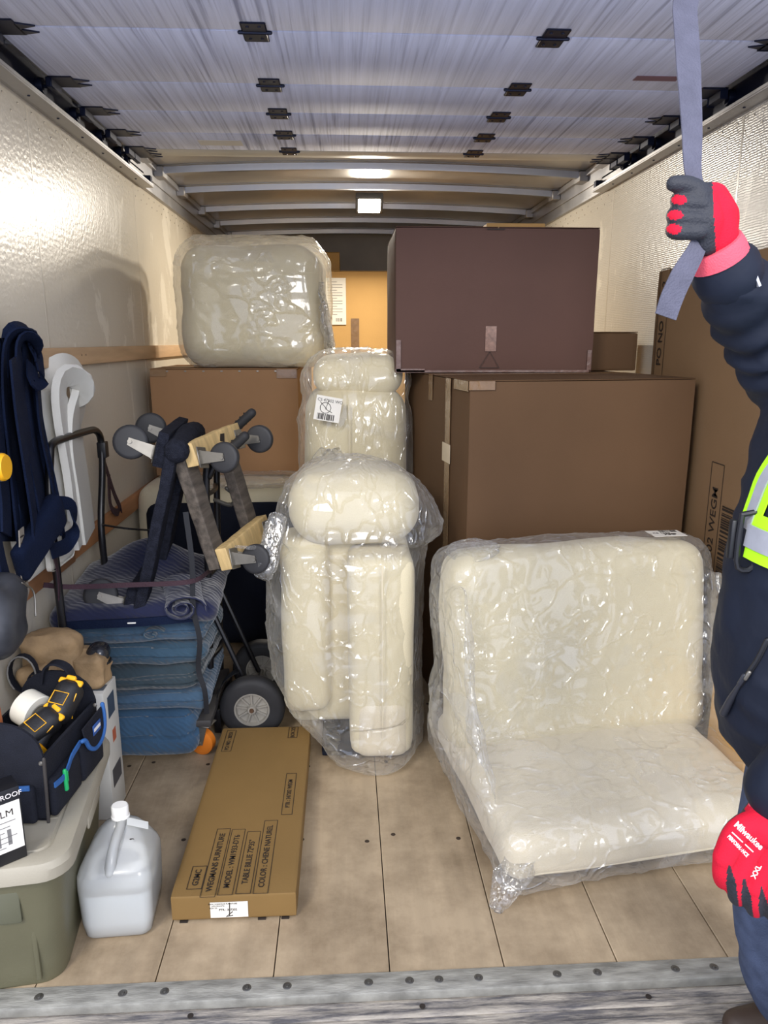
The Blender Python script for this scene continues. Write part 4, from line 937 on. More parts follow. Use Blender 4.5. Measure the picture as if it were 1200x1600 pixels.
for i, (y, xl, xr) in enumerate(((528, -40, 50), (545, -42, 58), (590, -44, 60), (650, -42, 67), (710, -40, 79), (770, -36, 92), (820, -30, 100), (846, -26, 104))):
    g_.append([S(xl + (xr - xl) * k / 22, y, -.915 + .028 * math.sin(k * 1.15 + i * .25) * (.4 + i / 12) + .006 * math.sin(k * 2.7 + i)) for k in range(23)])
rows = [catmull(c, 3) for c in zip(*g_)]; rows = [list(r_) for r_ in zip(*rows)]
mesh('draped_vest', *loft([r_ + [p_ + Vector((-.012, 0, 0)) for p_ in r_[::-1]] for r_ in rows]), NAVY, hn)
mesh('waist_pad', *displace(xf(superbox((.022, .155, .055), .02, 14, (.006, 0, 0)), S(62, 838, -.87), (R(18), 0, 0)), lambda P: .006 * noise(P, 9)), NAVY, hn)
mesh('webbing_end', *ribbon([S(92, 785, -.90), S(112, 790, -.875), S(115, 820, -.865), S(106, 850, -.865), S(80, 862, -.87)], (-.1, .6, .6), .045, .005, 6), NAVY, hn)
mesh('shoulder_loop', *ribbon([S(50, 535, -.90), S(60, 560, -.88), S(64, 590, -.87), S(52, 596, -.87), S(50, 570, -.885)], (-.1, .6, .3), .05, .005, 6), NAVY, hn)
mesh('printed_strap', *ribbon([S(33, 826, -.868), S(35, 870, -.872), S(38, 905, -.88), S(43, 932, -.885)], (-.2, 1, 0), .055, .003, 6), M('printed_webbing', (150, 142, 130), .8, var=.1), hn)
P = []
for k in range(9):
    a = S(34 + k * .9, 838 + k * 10, -.864 - k * .0022); P.append(boxvf(a + Vector((-.0, -.016, -.002)), a + Vector((.0012, .012, .002))))
    if k % 2: P.append(boxvf(a + Vector((-.0, -.016, -.002)), a + Vector((.0012, -.012, .014))))
mesh('strap_print', *join(P), INK, hn, kind='stuff')
mesh('strap_tail', *ribbon([S(80, 855, -.88), S(88, 880, -.885), S(92, 905, -.89), S(93, 935, -.90)], (-.2, 1, 0), .03, .003, 6), DKRED, hn)
mesh('strap_tail', *ribbon([S(-4, 840, -.87), S(4, 880, -.87), S(14, 925, -.875), S(4, 950, -.88)], (-.2, 1, 0), .06, .004, 6), NAVY, hn)
yk = thing('tape_measure', 'round yellow and grey tape measure clipped on the navy straps', 'tool', S(0, 730, -.84))
mesh('case', *lathe([(.0, -.016), (.030, -.016), (.034, -.010), (.034, .010), (.030, .016), (0, .016)], 24, 'X'), M('tool_yellow', (240, 176, 30), .4, var=.06), yk)
mesh('band', *lathe([(.0345, -.005), (.0355, -.004), (.0355, .004), (.0345, .005)], 24, 'X'), M('grey_band', (90, 86, 84), .5), yk)
bp_ = thing('black_helmet', 'black scuffed hard shell hanging at the left edge', 'helmet', PX(-10, 965, -.87))
V, F = superbox((.065, .085, .095), .05, 16); V, F = displace((V, F), lambda P: .012 * noise(P, 9) + .004 * noise(P, 25)); mesh('shell', V, F, M('scuffed_black', (34, 36, 42), .5, var=.2, vscale=12, col2=(64, 66, 72)), bp_)
mesh('wire_clip', *tube([(.06, .04, .075), (.07, .075, .04), (.075, .06, -.02)], .0025, 6, 6), ZINC, bp_)
mesh('hanging_cord', *ribbon([(.02, 0, .08), (-.02, .02, .18), (-.03, .03, .26)], (0, 1, 0), .02, .003, 4), NAVY, bp_)

# ================================================================== TOTE, TOOL BAG, JUG
OLIVE = M('olive_tote', (98, 95, 73), .5, var=.08, vscale=5, bump=.08, bscale=200)
LIDM = M('beige_lid', (156, 149, 132), .5, var=.05, vscale=5, bump=.08, bscale=200, col2=(166, 159, 142))
TA = R(7.5)
tote = thing('storage_tote', 'olive green storage tote with beige lid at the floor edge', 'tote', (-.617, 1.425, 0), (0, 0, TA))
TWd, TLn, TZ = .30, .575, .352            # the origin is the lid's near right corner
def rrect(x0, x1, y0, y1, r, z, n=6):
    P = []
    for cx, cy, a0 in ((x1 - r, y0 + r, -90), (x1 - r, y1 - r, 0), (x0 + r, y1 - r, 90), (x0 + r, y0 + r, 180)):
        for k in range(n + 1): a = R(a0 + 90 * k / n); P.append((cx + r * math.cos(a), cy + r * math.sin(a), z))
    return P
ins = .022; tp = .052
rings = [rrect(-TWd + tp, -tp, tp, TLn - tp, .05, .0), rrect(-TWd + tp - .004, -tp + .004, tp - .004, TLn - tp + .004, .055, .008)] + [rrect(-TWd + tp + (ins - tp) * t, -tp - (ins - tp) * t, tp + (ins - tp) * t, TLn - tp - (ins - tp) * t, .055, .008 + .312 * t) for t in np.linspace(.15, 1, 8)]
mesh('body', *loft(rings), OLIVE, tote)
rings = [rrect(-TWd + .018, -.018, .018, TLn - .018, .055, .305), rrect(-TWd, 0, 0, TLn, .065, .308), rrect(-TWd - .001, .001, -.001, TLn + .001, .065, .335), rrect(-TWd + .006, -.006, .006, TLn - .006, .06, .349), rrect(-TWd + .014, -.014, .014, TLn - .014, .055, TZ), rrect(-TWd + .046, -.046, .046, TLn - .046, .03, TZ), rrect(-TWd + .049, -.049, .049, TLn - .049, .03, TZ - .005), rrect(-TWd + .052, -.052, .052, TLn - .052, .03, TZ - .005), rrect(-TWd + .056, -.056, .056, TLn - .056, .028, TZ - .001)]
lid = mesh('lid', *loft(rings), LIDM, tote, sharp=30)
for y in (.17, .40): box('lid_groove', (-TWd + .056, y - .0025, TZ - .003), (-.056, y + .0025, TZ + .0004), M('lid_groove', (150, 144, 128), .6), lid, 0)
for y0, y1 in ((.20, .34),): box('lid_latch_tab', (-.004, y0, .288), (.003, y1, .320), LIDM, lid, .004)
for x in (-.10, -.20): box('front_rib', (x - .006, .038, .02), (x + .006, .050, .29), OLIVE, tote, .004)
box('front_recess', (-.165, .026, .19), (-.115, .034, .275), M('olive_dark', (92, 92, 74), .5), tote, .006)

# tool bag standing on the lid
TBX = thing('tool_bag', 'open black tool bag with blue-edged pockets on the tote lid', 'bag', (-.717, 1.572, TZ + .0008), (0, 0, R(-6)))
CANVAS = M('black_canvas', (27, 29, 38), .85, var=.15, vscale=20, bump=.3, bscale=350, spec=.25)
BLUE = M('blue_binding', (38, 88, 150), .7, var=.08, bump=.2, bscale=200)
BW, BL, BH = .19, .285, .165
def bagwall(P, nrm, th=.007): return prism(P, Vector(nrm) * th)
w1 = mesh('side_panel', *displace(subdiv(bagwall([(0, 0, 0), (0, BL, 0), (.008, BL, BH), (.008, 0, BH)], (-1, 0, 0)), 3), lambda P: .0025 * noise(P, 14)), CANVAS, TBX)
w2 = mesh('side_panel', *bagwall([(-BW, BL, 0), (-BW, 0, 0), (-BW - .008, 0, BH), (-BW - .008, BL, BH)], (1, 0, 0)), CANVAS, TBX)
def arch(y): return [(0, y, 0), (.008, y, BH)] + [(-BW / 2 + (BW / 2 + .006) * math.cos(a), y, BH + .085 * math.sin(a) ** .9) for a in np.linspace(.12, math.pi - .12, 12)] + [(-BW - .008, y, BH), (-BW, y, 0)]
mesh('end_panel', *prism(arch(0.0), (0, .007, 0)), CANVAS, TBX); mesh('end_panel', *prism(arch(BL), (0, -.007, 0)), CANVAS, TBX)
box('bottom', (-BW, 0, 0), (0, BL, .008), CANVAS, TBX, .002)
# outside pockets with blue binding on the long side and the near end
V, F = superbox((.010, .068, .050), .009, 10, (.006, 0, 0), (.011, .078, .052)); pk = mesh('pocket', V, F, CANVAS, TBX)
mesh('pocket_binding', *ribbon([(.023, .010, .088), (.027, .045, .087), (.026, .075, .098), (.024, .10, .110), (.024, .135, .118), (.022, .15, .118)], (0, .2, 1), .013, .004, 5), BLUE, pk)
V, F = superbox((.011, .060, .050), .009, 10, (.006, 0, 0), (.012, .212, .052)); pk = mesh('pocket', V, F, CANVAS, TBX)
fl2 = mesh('pocket_flap', *prism([(.026, .155, .150), (.030, .160, .108), (.031, .182, .080), (.031, .212, .070), (.031, .245, .080), (.030, .268, .108), (.026, .272, .155)], (.004, 0, 0)), CANVAS, TBX)
mesh('flap_binding', *tube([(.029, .148, .122), (.032, .158, .118), (.033, .172, .092), (.035, .190, .076), (.035, .212, .070), (.035, .240, .076), (.034, .262, .096), (.033, .270, .128), (.030, .272, .160)], .0058, 8, 4), BLUE, fl2)
lb = mesh('woven_badge', *boxvf((.034, .196, .108), (.0365, .240, .136), .001, 1), M('blue_badge', (44, 84, 150), .5), fl2)
mesh('badge_stripe', *boxvf((.0362, .200, .118), (.0372, .236, .127)), WHITEP, lb)
V, F = superbox((.074, .010, .048), .009, 10, (0, .004, 0), (-.090, -.010, .049)); pk = mesh('pocket', V, F, CANVAS, TBX)
mesh('pocket_binding', *ribbon([(-.168, -.022, .10), (-.10, -.0235, .094), (-.02, -.022, .100)], (0, .2, 1), .012, .004, 5), BLUE, pk)
mesh('edge_piping', *tube([(.006, -.004, .0), (.010, -.005, .09), (.012, -.004, BH)], .004, 8, 4), M('grey_piping', (58, 54, 52), .7), TBX)
for p_ in ((.004, -.004, BH - .012), (-.078, BL - .010, BH + .045), (.013, BL - .02, BH - .005)): mesh('rivet', *lathe([(0, -.004), (.004, -.003), (.006, 0), (.0, .001)], 12, 'Y', p_), ZINC, TBX)
mesh('carry_strap', *ribbon([(-.130, BL - .004, BH + .05), (-.115, BL - .01, BH + .095), (-.085, BL - .02, BH + .115), (-.055, BL - .015, BH + .10), (-.045, BL - .004, BH + .06)], (0, 1, 0), .028, .006, 6), CANVAS, TBX)
TBI = TBX.matrix_basis.copy()
def inbag(v): m = Matrix.Translation(Vector((-.717, 1.572, TZ + .0008))) @ Matrix.Rotation(R(-6), 4, 'Z'); return m @ Vector(v)
# roll of white tape
tr_ = thing('tape_roll', 'roll of white tape lying in the open tool bag', 'tape', inbag((-.115, .185, .186)), (0, R(12), R(-28)))
mesh('tape', *lathe([(.026, -.026), (.044, -.026), (.046, -.024), (.046, .024), (.044, .026), (.026, .026), (.026, -.026)], 32, 'X'), M('white_tape', (226, 222, 208), .5, var=.03), tr_)
mesh('core', *lathe([(.0215, -.0255), (.0262, -.0255), (.0262, .0255), (.0215, .0255), (.0215, -.0255)], 32, 'X'), M('grey_core', (172, 168, 158), .6), tr_)
# two cordless tools
YEL = M('tool_yellow', (240, 176, 30), .4, var=.06); TOOLB = M('tool_black', (30, 30, 33), .5, var=.12, bump=.1, bscale=200)
def cordless(label, loc, rot):
    t = thing('cordless_tool', label, 'tool', loc, rot, 'cordless tools in the tool bag')
    V, F = superbox((.030, .052, .032), .020, 12, (.004, .004, .003)); mesh('battery', V, F, TOOLB, t)
    mesh('battery_latch', *join([boxvf((-.033, .040, .012), (.033, .056, .022), .003, 1), boxvf((-.013, .050, .018), (.013, .062, .030), .003, 1)]), YEL, t)
    mesh('grip', *tube([(0, -.045, 0), (0, -.085, .012), (0, -.13, .012)], [.023, .019, .021], 14, 5), TOOLB, t)
    mesh('body', *displace(superbox((.026, .032, .062), .020, 12, (.003, .003, .003), (0, -.155, .025)), lambda P: .0008 * noise(P, 40)), TOOLB, t)
    mesh('yellow_shell', *join([boxvf((.0255, -.180, -.02), (.0305, -.128, .06), .004, 1), boxvf((-.016, -.185, .05), (.016, -.13, .091), .006, 1)]), YEL, t)
    P = [tube([(.0312, .02, .02), (.0312, -.01, .010), (.0312, -.03, -.02)], .0016, 6, 4), tube([(-.02, -.02, .034), (.02, -.02, .034), (.02, .012, .034), (-.02, .012, .034), (-.02, -.02, .034)], .0014, 6)]
    mesh('yellow_lines', *join(P), YEL, t, kind='stuff')
    for s in (-1, 1): box('side_plate', (s * .0305 - .0015, -.03, -.014), (s * .0305 + .0015, .03, .006), YEL, t, .002, 1)
    return t
cordless('cordless tool with yellow battery latch, farther back in tool bag', inbag((-.038, .205, .200)), (R(38), R(8), R(-14)))
cordless('cordless tool with yellow side, nearer in the tool bag', inbag((-.070, .130, .165)), (R(22), R(24), R(-30)))
hmr = thing('hammer', 'orange-brown tool handle sticking up in the tool bag', 'tool', inbag((-.172, .12, .18)))
mesh('handle', *tube([(-.002, 0, -.10), (0, .0, .0), (-.004, .006, .055)], [.013, .016, .014], 12, 5), M('handle_brown', (170, 92, 44), .5), hmr)
mesh('head', *boxvf((-.03, -.012, -.125), (.03, .012, -.100), .004, 2), BLACKM, hmr)
for k, (q, c) in enumerate((((-.155, .045, .150), (220, 40, 66)), ((-.118, .050, .140), (206, 52, 92)))):
    s_ = thing('screwdriver', ('red' if k == 0 else 'pink') + '-handled screwdriver standing in the tool bag', 'tool', inbag(q)); mesh('handle', *tube([(0, 0, -.05), (0, 0, 0)], [.010, .012], 12), M('sd_%d' % k, c, .35), s_); mesh('shaft', *tube([(0, 0, -.135), (0, 0, -.05)], .003, 8), ZINC, s_)
gp = thing('green_pen', 'green marker cap in the front pocket of the tool bag', 'pen', inbag((.0275, .052, .082))); mesh('cap', *tube([(0, 0, -.03), (0, 0, .018)], [.006, .005], 12), M('green_plastic', (30, 168, 96), .4), gp); mesh('clip', *boxvf((.005, -.002, -.01), (.008, .002, .018), .001, 1), M('green_plastic2', (20, 140, 78), .4), gp)
# tan leather tool belt behind the bag
TAN = M('tan_leather', (150, 124, 90), .8, var=.3, vscale=14, bump=.3, bscale=60)
pc = thing('printed_carton', 'white printed carton standing behind the storage tote', 'box', (-.985, 2.065, 0))
box('body', (0, 0, 0), (.250, .125, .43), M('white_carton', (206, 204, 196), .5, var=.05), pc, .004)
for a, b, c in (((.2505, .03, .33), (.2512, .09, .40), (60, 74, 92)), ((.2505, .02, .10), (.2512, .10, .16), (70, 70, 74)), ((.2505, .05, .24), (.2512, .08, .28), (186, 96, 60)), ((.18, .02, .4302), (.245, .06, .4308), (96, 104, 112)), ((.20, .07, .4302), (.235, .11, .4308), (190, 110, 70))): box('print_panel', a, b, M('pp%d' % c[0], c, .5), pc, 0)
tbelt = thing('tool_belt', 'tan leather work belt pouch with black strap, behind tool bag', 'tool belt', (-.86, 2.13, .432))
for c, h_, r_, s_ in (((-.035, .0, .095), (.085, .05, .075), .05, 1), ((.075, .0, .055), (.05, .05, .055), .04, 2), ((-.06, -.06, .045), (.05, .03, .045), .028, 3)):
    mesh('pouch', *displace(superbox(h_, r_ * .6, 16, (.004, .006, .004), c), lambda P: .011 * noise(P, 11, s_) + .005 * ridged(P, 22, s_)), TAN, tbelt)
for cx, cz, rr_ in ((-.085, .085, .055), (-.05, .055, .032)): mesh('strap_loop', *ribbon([(cx + rr_ * .7 * math.cos(a), -.095, cz + rr_ * math.sin(a)) for a in np.linspace(0, 6.28, 18)], (0, 1, 0), .025, .004, 1), CANVAS, tbelt)
mesh('strap_edge', *tube([(-.085 + .04 * math.cos(a), -.109, .085 + .057 * math.sin(a)) for a in np.linspace(-1, 4, 16)], .0025, 6), M('grey_edge', (128, 126, 122), .6), tbelt)
kp = thing('knee_cap', 'dark glossy rounded cap beside the tan belt pouch', 'cap', (-.765, 2.145, .528)); mesh('shell', *displace(superbox((.034, .036, .03), .029, 12), lambda P: .002 * noise(P, 20)), M('gloss_black', (34, 34, 38), .18), kp); mesh('rim', *lathe([(.030, -.032), (.036, -.032), (.036, -.024), (.030, -.024), (.030, -.032)], 20), BLACK, kp)
# boxed product on the lid
pb = thing('product_box', 'small white and black retail box on the lid corner', 'box', (-.745, 1.492, TZ + .0008), (0, 0, R(38)))
box('carton', (-.16, -.055, 0), (0, 0, .175), M('retail_black', (24, 24, 28), .35), pb, .002)
plate('white_panel', .152, .115, .0006, (-.079, -.0552, .087), (1, 0, 0), (0, 0, 1), PAPER, pb)
text('300 LM', .022, (-.05, -.0560, .120), (1, 0, 0), (0, 0, 1), INK, pb); text('PROOF', .016, (-.022, -.0560, .159), (1, 0, 0), (0, 0, 1), WHITEINK, pb)
P = [boxvf((-.145, -.0562, .100 - k * .012), (-.015 - (k % 3) * .012, -.0558, .1016 - k * .012)) for k in range(6)] + [boxvf((-.10 + k * .022, -.0562, .045), (-.092 + k * .022, -.0558, .082)) for k in range(4)]
mesh('label_print', *join(P), M('grey_print', (120, 118, 116), .6), pb, kind='stuff')

# water jug
def jug_mat():
    m = bpy.data.materials.new('milky_jug'); m.use_nodes = True; nt = m.node_tree; N = nt.nodes; L = nt.links; out = N['Material Output']; N.remove(N['Principled BSDF'])
    d = N.new('ShaderNodeBsdfDiffuse'); d.inputs[0].default_value = (.80, .80, .77, 1); t = N.new('ShaderNodeBsdfTranslucent'); t.inputs[0].default_value = (.88, .88, .86, 1); g = N.new('ShaderNodeBsdfGlossy'); g.inputs['Roughness'].default_value = .16; tr = N.new('ShaderNodeBsdfTransparent'); tr.inputs[0].default_value = (.93, .95, .95, 1)
    a = N.new('ShaderNodeMixShader'); a.inputs[0].default_value = .45; L.new(d.outputs[0], a.inputs[1]); L.new(t.outputs[0], a.inputs[2])
    c = N.new('ShaderNodeMixShader'); c.inputs[0].default_value = .36; L.new(a.outputs[0], c.inputs[1]); L.new(tr.outputs[0], c.inputs[2])
    fr = N.new('ShaderNodeFresnel'); fr.inputs[0].default_value = 1.48; b = N.new('ShaderNodeMixShader'); L.new(fr.outputs[0], b.inputs[0]); L.new(c.outputs[0], b.inputs[1]); L.new(g.outputs[0], b.inputs[2]); L.new(b.outputs[0], out.inputs['Surface'])
    return m
JUG = jug_mat()
jg = thing('water_jug', 'milky plastic jug with white cap, part filled, standing on the floor', 'jug', (-.588, 1.660, 0), (0, 0, R(3)))
jg.scale = (1.1, 1.0, 1.03)
def jr(z, wx, y0, y1, r): return rrect(-wx, wx, y0, y1, r, z, 6)
rings = [jr(0.0, .060, -.060, .070, .018), jr(.003, .068, -.070, .079, .022), jr(.012, .074, -.077, .084, .024), jr(.05, .079, -.081, .088, .026), jr(.14, .082, -.083, .090, .028), jr(.172, .081, -.080, .090, .028), jr(.186, .076, -.070, .088, .028), jr(.205, .066, -.044, .084, .03), jr(.222, .056, -.018, .080, .03), jr(.240, .040, .012, .072, .024), jr(.250, .026, .022, .062, .018), jr(.256, .0185, .0245, .0595, .0172), jr(.268, .0175, .0255, .0585, .0165)]
mesh('shell', *loft(rings), JUG, jg, sharp=0)
mesh('handle', *tube([(-.006, -.064, .176), (-.004, -.050, .206), (.0, -.022, .232), (.004, .012, .246), (.004, .034, .252)], [.014, .0125, .0115, .0115, .012], 14, 6), JUG, jg)
mesh('spout_hose', *join([tube([(-.055, -.03, .150), (-.05, .0, .180), (.0, .02, .195), (.045, .02, .180), (.055, -.0, .16), (.03, -.02, .155), (-.02, -.022, .158)], .013, 12, 8)] + [lathe([(.0125, -.0022), (.0155, 0), (.0125, .0022)], 14, 'X', (-.012 + k * .008, -.0205, .1565)) for k in range(6)]), WHITEP, jg)
mesh('cap', *join([lathe([(0, .292), (.017, .292), (.0192, .289), (.0196, .264), (.0212, .263), (.0212, .259), (.0, .259)], 28, 'Z', (0, .042, 0))] + [boxvf((-.0006, -.0004, 0), (.0006, .0004, .02)) for _ in range(0)]), WHITEP, jg)
mesh('water', *loft([jr(.006, .064, -.066, .075, .02), jr(.014, .071, -.074, .081, .022), jr(.05, .0765, -.0785, .0855, .024), jr(.128, .079, -.080, .087, .026)]), M('water_tint', (236, 240, 242), .12, var=.01, spec=.5, sub=.3), jg)
plate('sticker', .052, .026, .0006, (.040, .030, .2445), (1, .25, -.55), (-.1, 1, .1), M('translucent_label', (214, 216, 212), .4), jg)
mesh('pen_mark', *tube([(.030, -.008, .2275), (.036, -.006, .226), (.040, -.010, .222)], .0016, 6, 4), INK, jg)

# ================================================================== PERSON holding the door strap
def ell(cx, cy, rx, ry, z, n=40, sq=2.3, tilt=0.0):
    P = []
    for k in range(n):
        a = 2 * math.pi * k / n; c, s = math.cos(a), math.sin(a)
        x = rx * math.copysign(abs(c) ** (2 / sq), c); P.append((cx + x, cy + ry * math.copysign(abs(s) ** (2 / sq), s), z + tilt * x))
    return P
pcx, pcy = .862, 1.15
sho_r = Vector((.862, 1.325, 1.425)); elb_r = PY(1212, 572, 1.24); wri_r = PY(1124, 404, 1.115)
sho_l = Vector((.87, .975, 1.420)); elb_l = Vector((.825, .925, 1.06)); wri_l = PY(1216, 1236, 1.0)
HR = PY(1100, 345, 1.10)
# --- body: one continuous surface, head to feet (bare only where the clothes end)
parts = [loft([ell(pcx + .01, pcy, .085, .15, z, 24) if False else ell(pcx + .01, pcy, rx, ry, z, 24) for z, rx, ry in ((.88, .10, .155), (1.0, .105, .15), (1.15, .105, .15), (1.32, .11, .17), (1.42, .085, .165), (1.47, .055, .09), (1.52, .05, .055))])]
parts.append(tube([(pcx + .015, pcy, 1.46), (pcx, pcy, 1.56), (pcx - .005, pcy, 1.60)], [.058, .054, .052], 16))
hd = superbox((.098, .077, .115), .076, 14, (.006, .004, .004), (pcx - .012, pcy, 1.675)); V = np.array(hd[0]); lo_ = np.clip((1.66 - V[:, 2]) / .1, 0, 1); V[:, 1] = pcy + (V[:, 1] - pcy) * (1 - .28 * lo_); V[:, 0] += .02 * lo_ * (V[:, 0] > pcx); parts.append((V, hd[1]))
fx = pcx - .012 - .100
parts += [tube([(fx + .006, pcy, 1.700), (fx - .016, pcy, 1.664), (fx + .004, pcy, 1.654)], [.009, .014, .012], 10, 3), tube([(fx + .004, pcy - .022, 1.624), (fx - .006, pcy, 1.625), (fx + .004, pcy + .022, 1.624)], [.006, .008, .006], 8, 3), tube([(fx + .010, pcy - .016, 1.582), (fx + .002, pcy, 1.580), (fx + .010, pcy + .016, 1.582)], [.016, .019, .016], 8)]
for s in (-1, 1):
    parts.append(xf(superbox((.018, .008, .032), .008, 6), (pcx + .005, pcy + s * .080, 1.672), (0, .2, s * .3)))
    parts.append(tube([(fx + .014, pcy + s * .050, 1.703), (fx + .002, pcy + s * .030, 1.708), (fx + .004, pcy + s * .012, 1.703)], .007, 8, 3))
    parts.append(tube([(pcx + .04, pcy + s * .095, .92), (pcx + .038 + .0 * (s > 0), pcy + s * .10, .52), (pcx + .065 + .06 * (s > 0), pcy + s * .10, .10), (pcx + .065 + .06 * (s > 0), pcy + s * .10, .05)], [.085, .058, .042, .04], 14, 4))
    parts.append(tube([(pcx + .10 + .06 * (s > 0), pcy + s * .10, .028), (pcx + .01 + .06 * (s > 0), pcy + s * .104, .022), (pcx - .04 + .06 * (s > 0), pcy + s * .106, .018)], [.030, .028, .022], 12, 3))
for sh, el, wr in ((sho_r, elb_r, wri_r), (sho_l, elb_l, wri_l)): parts.append(tube([Vector((pcx, pcy, 1.40)).lerp(sh, .55), sh, el, wr], [.05, .048, .038, .027], 14, 3))
bm_ = join(parts); V, F = remesh(bm_, .009, 6, .5)
V[:, 2] = np.maximum(V[:, 2], -.0135)
person = mesh('person', V, F, SKIN, None); tag(person, 'person in navy jacket and lime harness, red glove pulling the door strap', 'person')
for s in (-1, 1):
    mesh('eye', *lathe([(0, -.009), (.006, -.007), (.0095, 0), (.006, .007), (0, .009)], 12, 'X', (fx + .013, pcy + s * .031, 1.688)), WHITEP, person); mesh('iris', *lathe([(0, -.0005), (.0045, 0), (.0045, .001)], 10, 'X', (fx + .0036, pcy + s * .031, 1.688)), INK, person)
mesh('lips', *tube([(fx + .000, pcy - .022, 1.622), (fx - .012, pcy, 1.624), (fx + .000, pcy + .022, 1.622)], [.003, .006, .003], 8, 4), M('lips', (170, 104, 94), .5), person)
hv = superbox((.104, .084, .075), .072, 14, (.004, .004, .006), (pcx + .002, pcy, 1.735)); V = np.array(hv[0]); V[:, 0] += .03 * np.clip((1.72 - V[:, 2]) / .06, 0, 1); mesh('hair', *displace((V, hv[1]), lambda P: .004 * noise(P, 25)), HAIR, person)
# --- jacket
JF = [(.700, .690, .90, .0), (.745, .652, .925, .30), (.80, .618, .94, .18), (.87, .596, .945, .08), (.935, .584, .945, 0), (1.03, .588, .94, 0), (1.12, .594, .935, 0), (1.20, .602, .935, 0), (1.30, .614, .94, 0), (1.38, .640, .935, 0), (1.44, .70, .915, 0), (1.485, .745, .885, 0), (1.53, .75, .87, 0), (1.55, .755, .865, 0)]
RYJ = {.700: .195, .745: .200, .80: .205, .87: .21, .935: .21, 1.03: .205, 1.12: .205, 1.20: .21, 1.30: .215, 1.38: .21, 1.44: .17, 1.485: .085, 1.53: .075, 1.55: .073}
KS = 1.085                                       # the jacket's size at the person's distance
RYJ = {1.46 + (k - 1.46) * KS: v for k, v in RYJ.items()}; JF = [(1.46 + (q[0] - 1.46) * KS, q[1] * KS, q[2] * KS, q[3]) for q in JF]
jz = [q[0] for q in JF]
def torso(z): return np.interp(z, jz, [q[1] for q in JF]), np.interp(z, jz, [q[2] for q in JF]), np.interp(z, jz, [RYJ[q[0]] for q in JF])
def tring(z, tilt=0, grow=0): a, b, ry = torso(z); a += .006; return ell((a + b) / 2, pcy - .02, (b - a) / 2 + grow, ry * .88 + grow, z, 48, 2.05, tilt)
parts = [loft([tring(z, -.35 * max(0, (.75 - z) / .1)) for z in np.linspace(jz[0], jz[-1], 30)])]
parts.append(tube([Vector((pcx, pcy, 1.40)).lerp(sho_r, .5), sho_r, elb_r + Vector((.012, 0, -.012)), elb_r.lerp(wri_r, .45), elb_r.lerp(wri_r, .78), wri_r.lerp(elb_r, .16)], [.080, .070, .060, .054, .050, .046], 20, 5))
parts.append(tube([Vector((pcx, pcy, 1.40)).lerp(sho_l, .5), sho_l, elb_l, elb_l.lerp(wri_l, .6), wri_l], [.085, .078, .066, .056, .049], 20, 5))
V, F = remesh(join(parts), .010, 5, .5)
def fold(P):
    d = .006 * noise(P, 9, 3) + .004 * ridged(P * np.array([1, 1, 1.8]), 11, 7) + .0025 * noise(P, 26, 2)
    ax = (np.array(elb_r) - np.array(wri_r)); ax /= np.linalg.norm(ax); t = (P - np.array(wri_r)) @ ax
    w_ = np.exp(-((t - .17) / .09) ** 2) * (P[:, 2] > 1.33) * (P[:, 1] > 1.10)
    return d + w_ * .007 * np.sin(t * 105 + 3 * noise(P, 12))
V, F = displace((V, F), fold)
jk = mesh('jacket', V, F, JACKET, person)
zp = [(1130, 1118), (1145, 1090), (1165, 1060), (1185, 1030), (1200, 1000)]
bvh = BVHTree.FromPolygons([tuple(v) for v in V], F)
def onto(px, py, lift=.002):
    r = Vector(ray(px, py)).normalized(); h = bvh.ray_cast(Vector(CAM), r)
    return (h[0] + h[1] * lift * (1 if h[1].dot(r) < 0 else -1)) if h[0] else PY(px, py, .95)
mesh('pocket_zip', *tube([onto(*q, .001) for q in zp[1:]], .0045, 8, 3), BLACK, jk)
mesh('zip_pull', *join([tube([onto(1168, 1055, .006), onto(1160, 1068, .006)], .004, 8), tube([onto(1160, 1068, .006), onto(1146, 1092, .006), onto(1136, 1112, .007)], [.003, .006, .007], 10, 3)]), M('zip_black', (44, 46, 54), .4), jk)
mesh('zip_slider', *tube([onto(1176, 1050, .007), onto(1170, 1060, .007)], .0032, 8), ZINC, jk)
ax = (elb_r - wri_r).normalized()
mesh('sleeve_cuff', *tube([wri_r + ax * .014, wri_r + ax * .022, wri_r + ax * .044], [.045, .0495, .0490], 24), JACKET, jk)
mesh('reflective_tab', *boxvf((-.002, -.004, -.016), (.002, .004, .016)), REFLECT, jk, tuple(onto(1178, 432, .002)), (0, R(-28), 0))
mesh('sleeve_stud', *lathe([(0, .003), (.004, .002), (.005, 0)], 10), ZINC, jk, tuple(onto(1104, 426, .0015)), (R(80), 0, 0))
# --- lime harness: waist band, shoulder strap, buckle
def band_ring(z0, z1, grow, a0, a1, n=24):
    P = []
    for z in (z0, z1): P.append([Vector(tring(z, 0, grow)[int(k) % 48]) for k in np.linspace(a0, a1, n)])
    return P
def strip(name, z0, z1, mat, grow, a0, a1, slope=0.0):
    rr = []
    for k in np.linspace(a0, a1, 26):
        u = (k - a0) / (a1 - a0); dz = slope * u; i0 = int(math.floor(k)); fr = k - i0
        def pt(z, g): r_ = tring(z, 0, g); return Vector(r_[i0 % 48]).lerp(Vector(r_[(i0 + 1) % 48]), fr)
        rr.append([pt(z0 + dz, grow), pt(z1 + dz, grow), pt(z1 + dz, grow + .003), pt(z0 + dz, grow + .003)])
    return mesh(name, *loft(rr), mat, person)
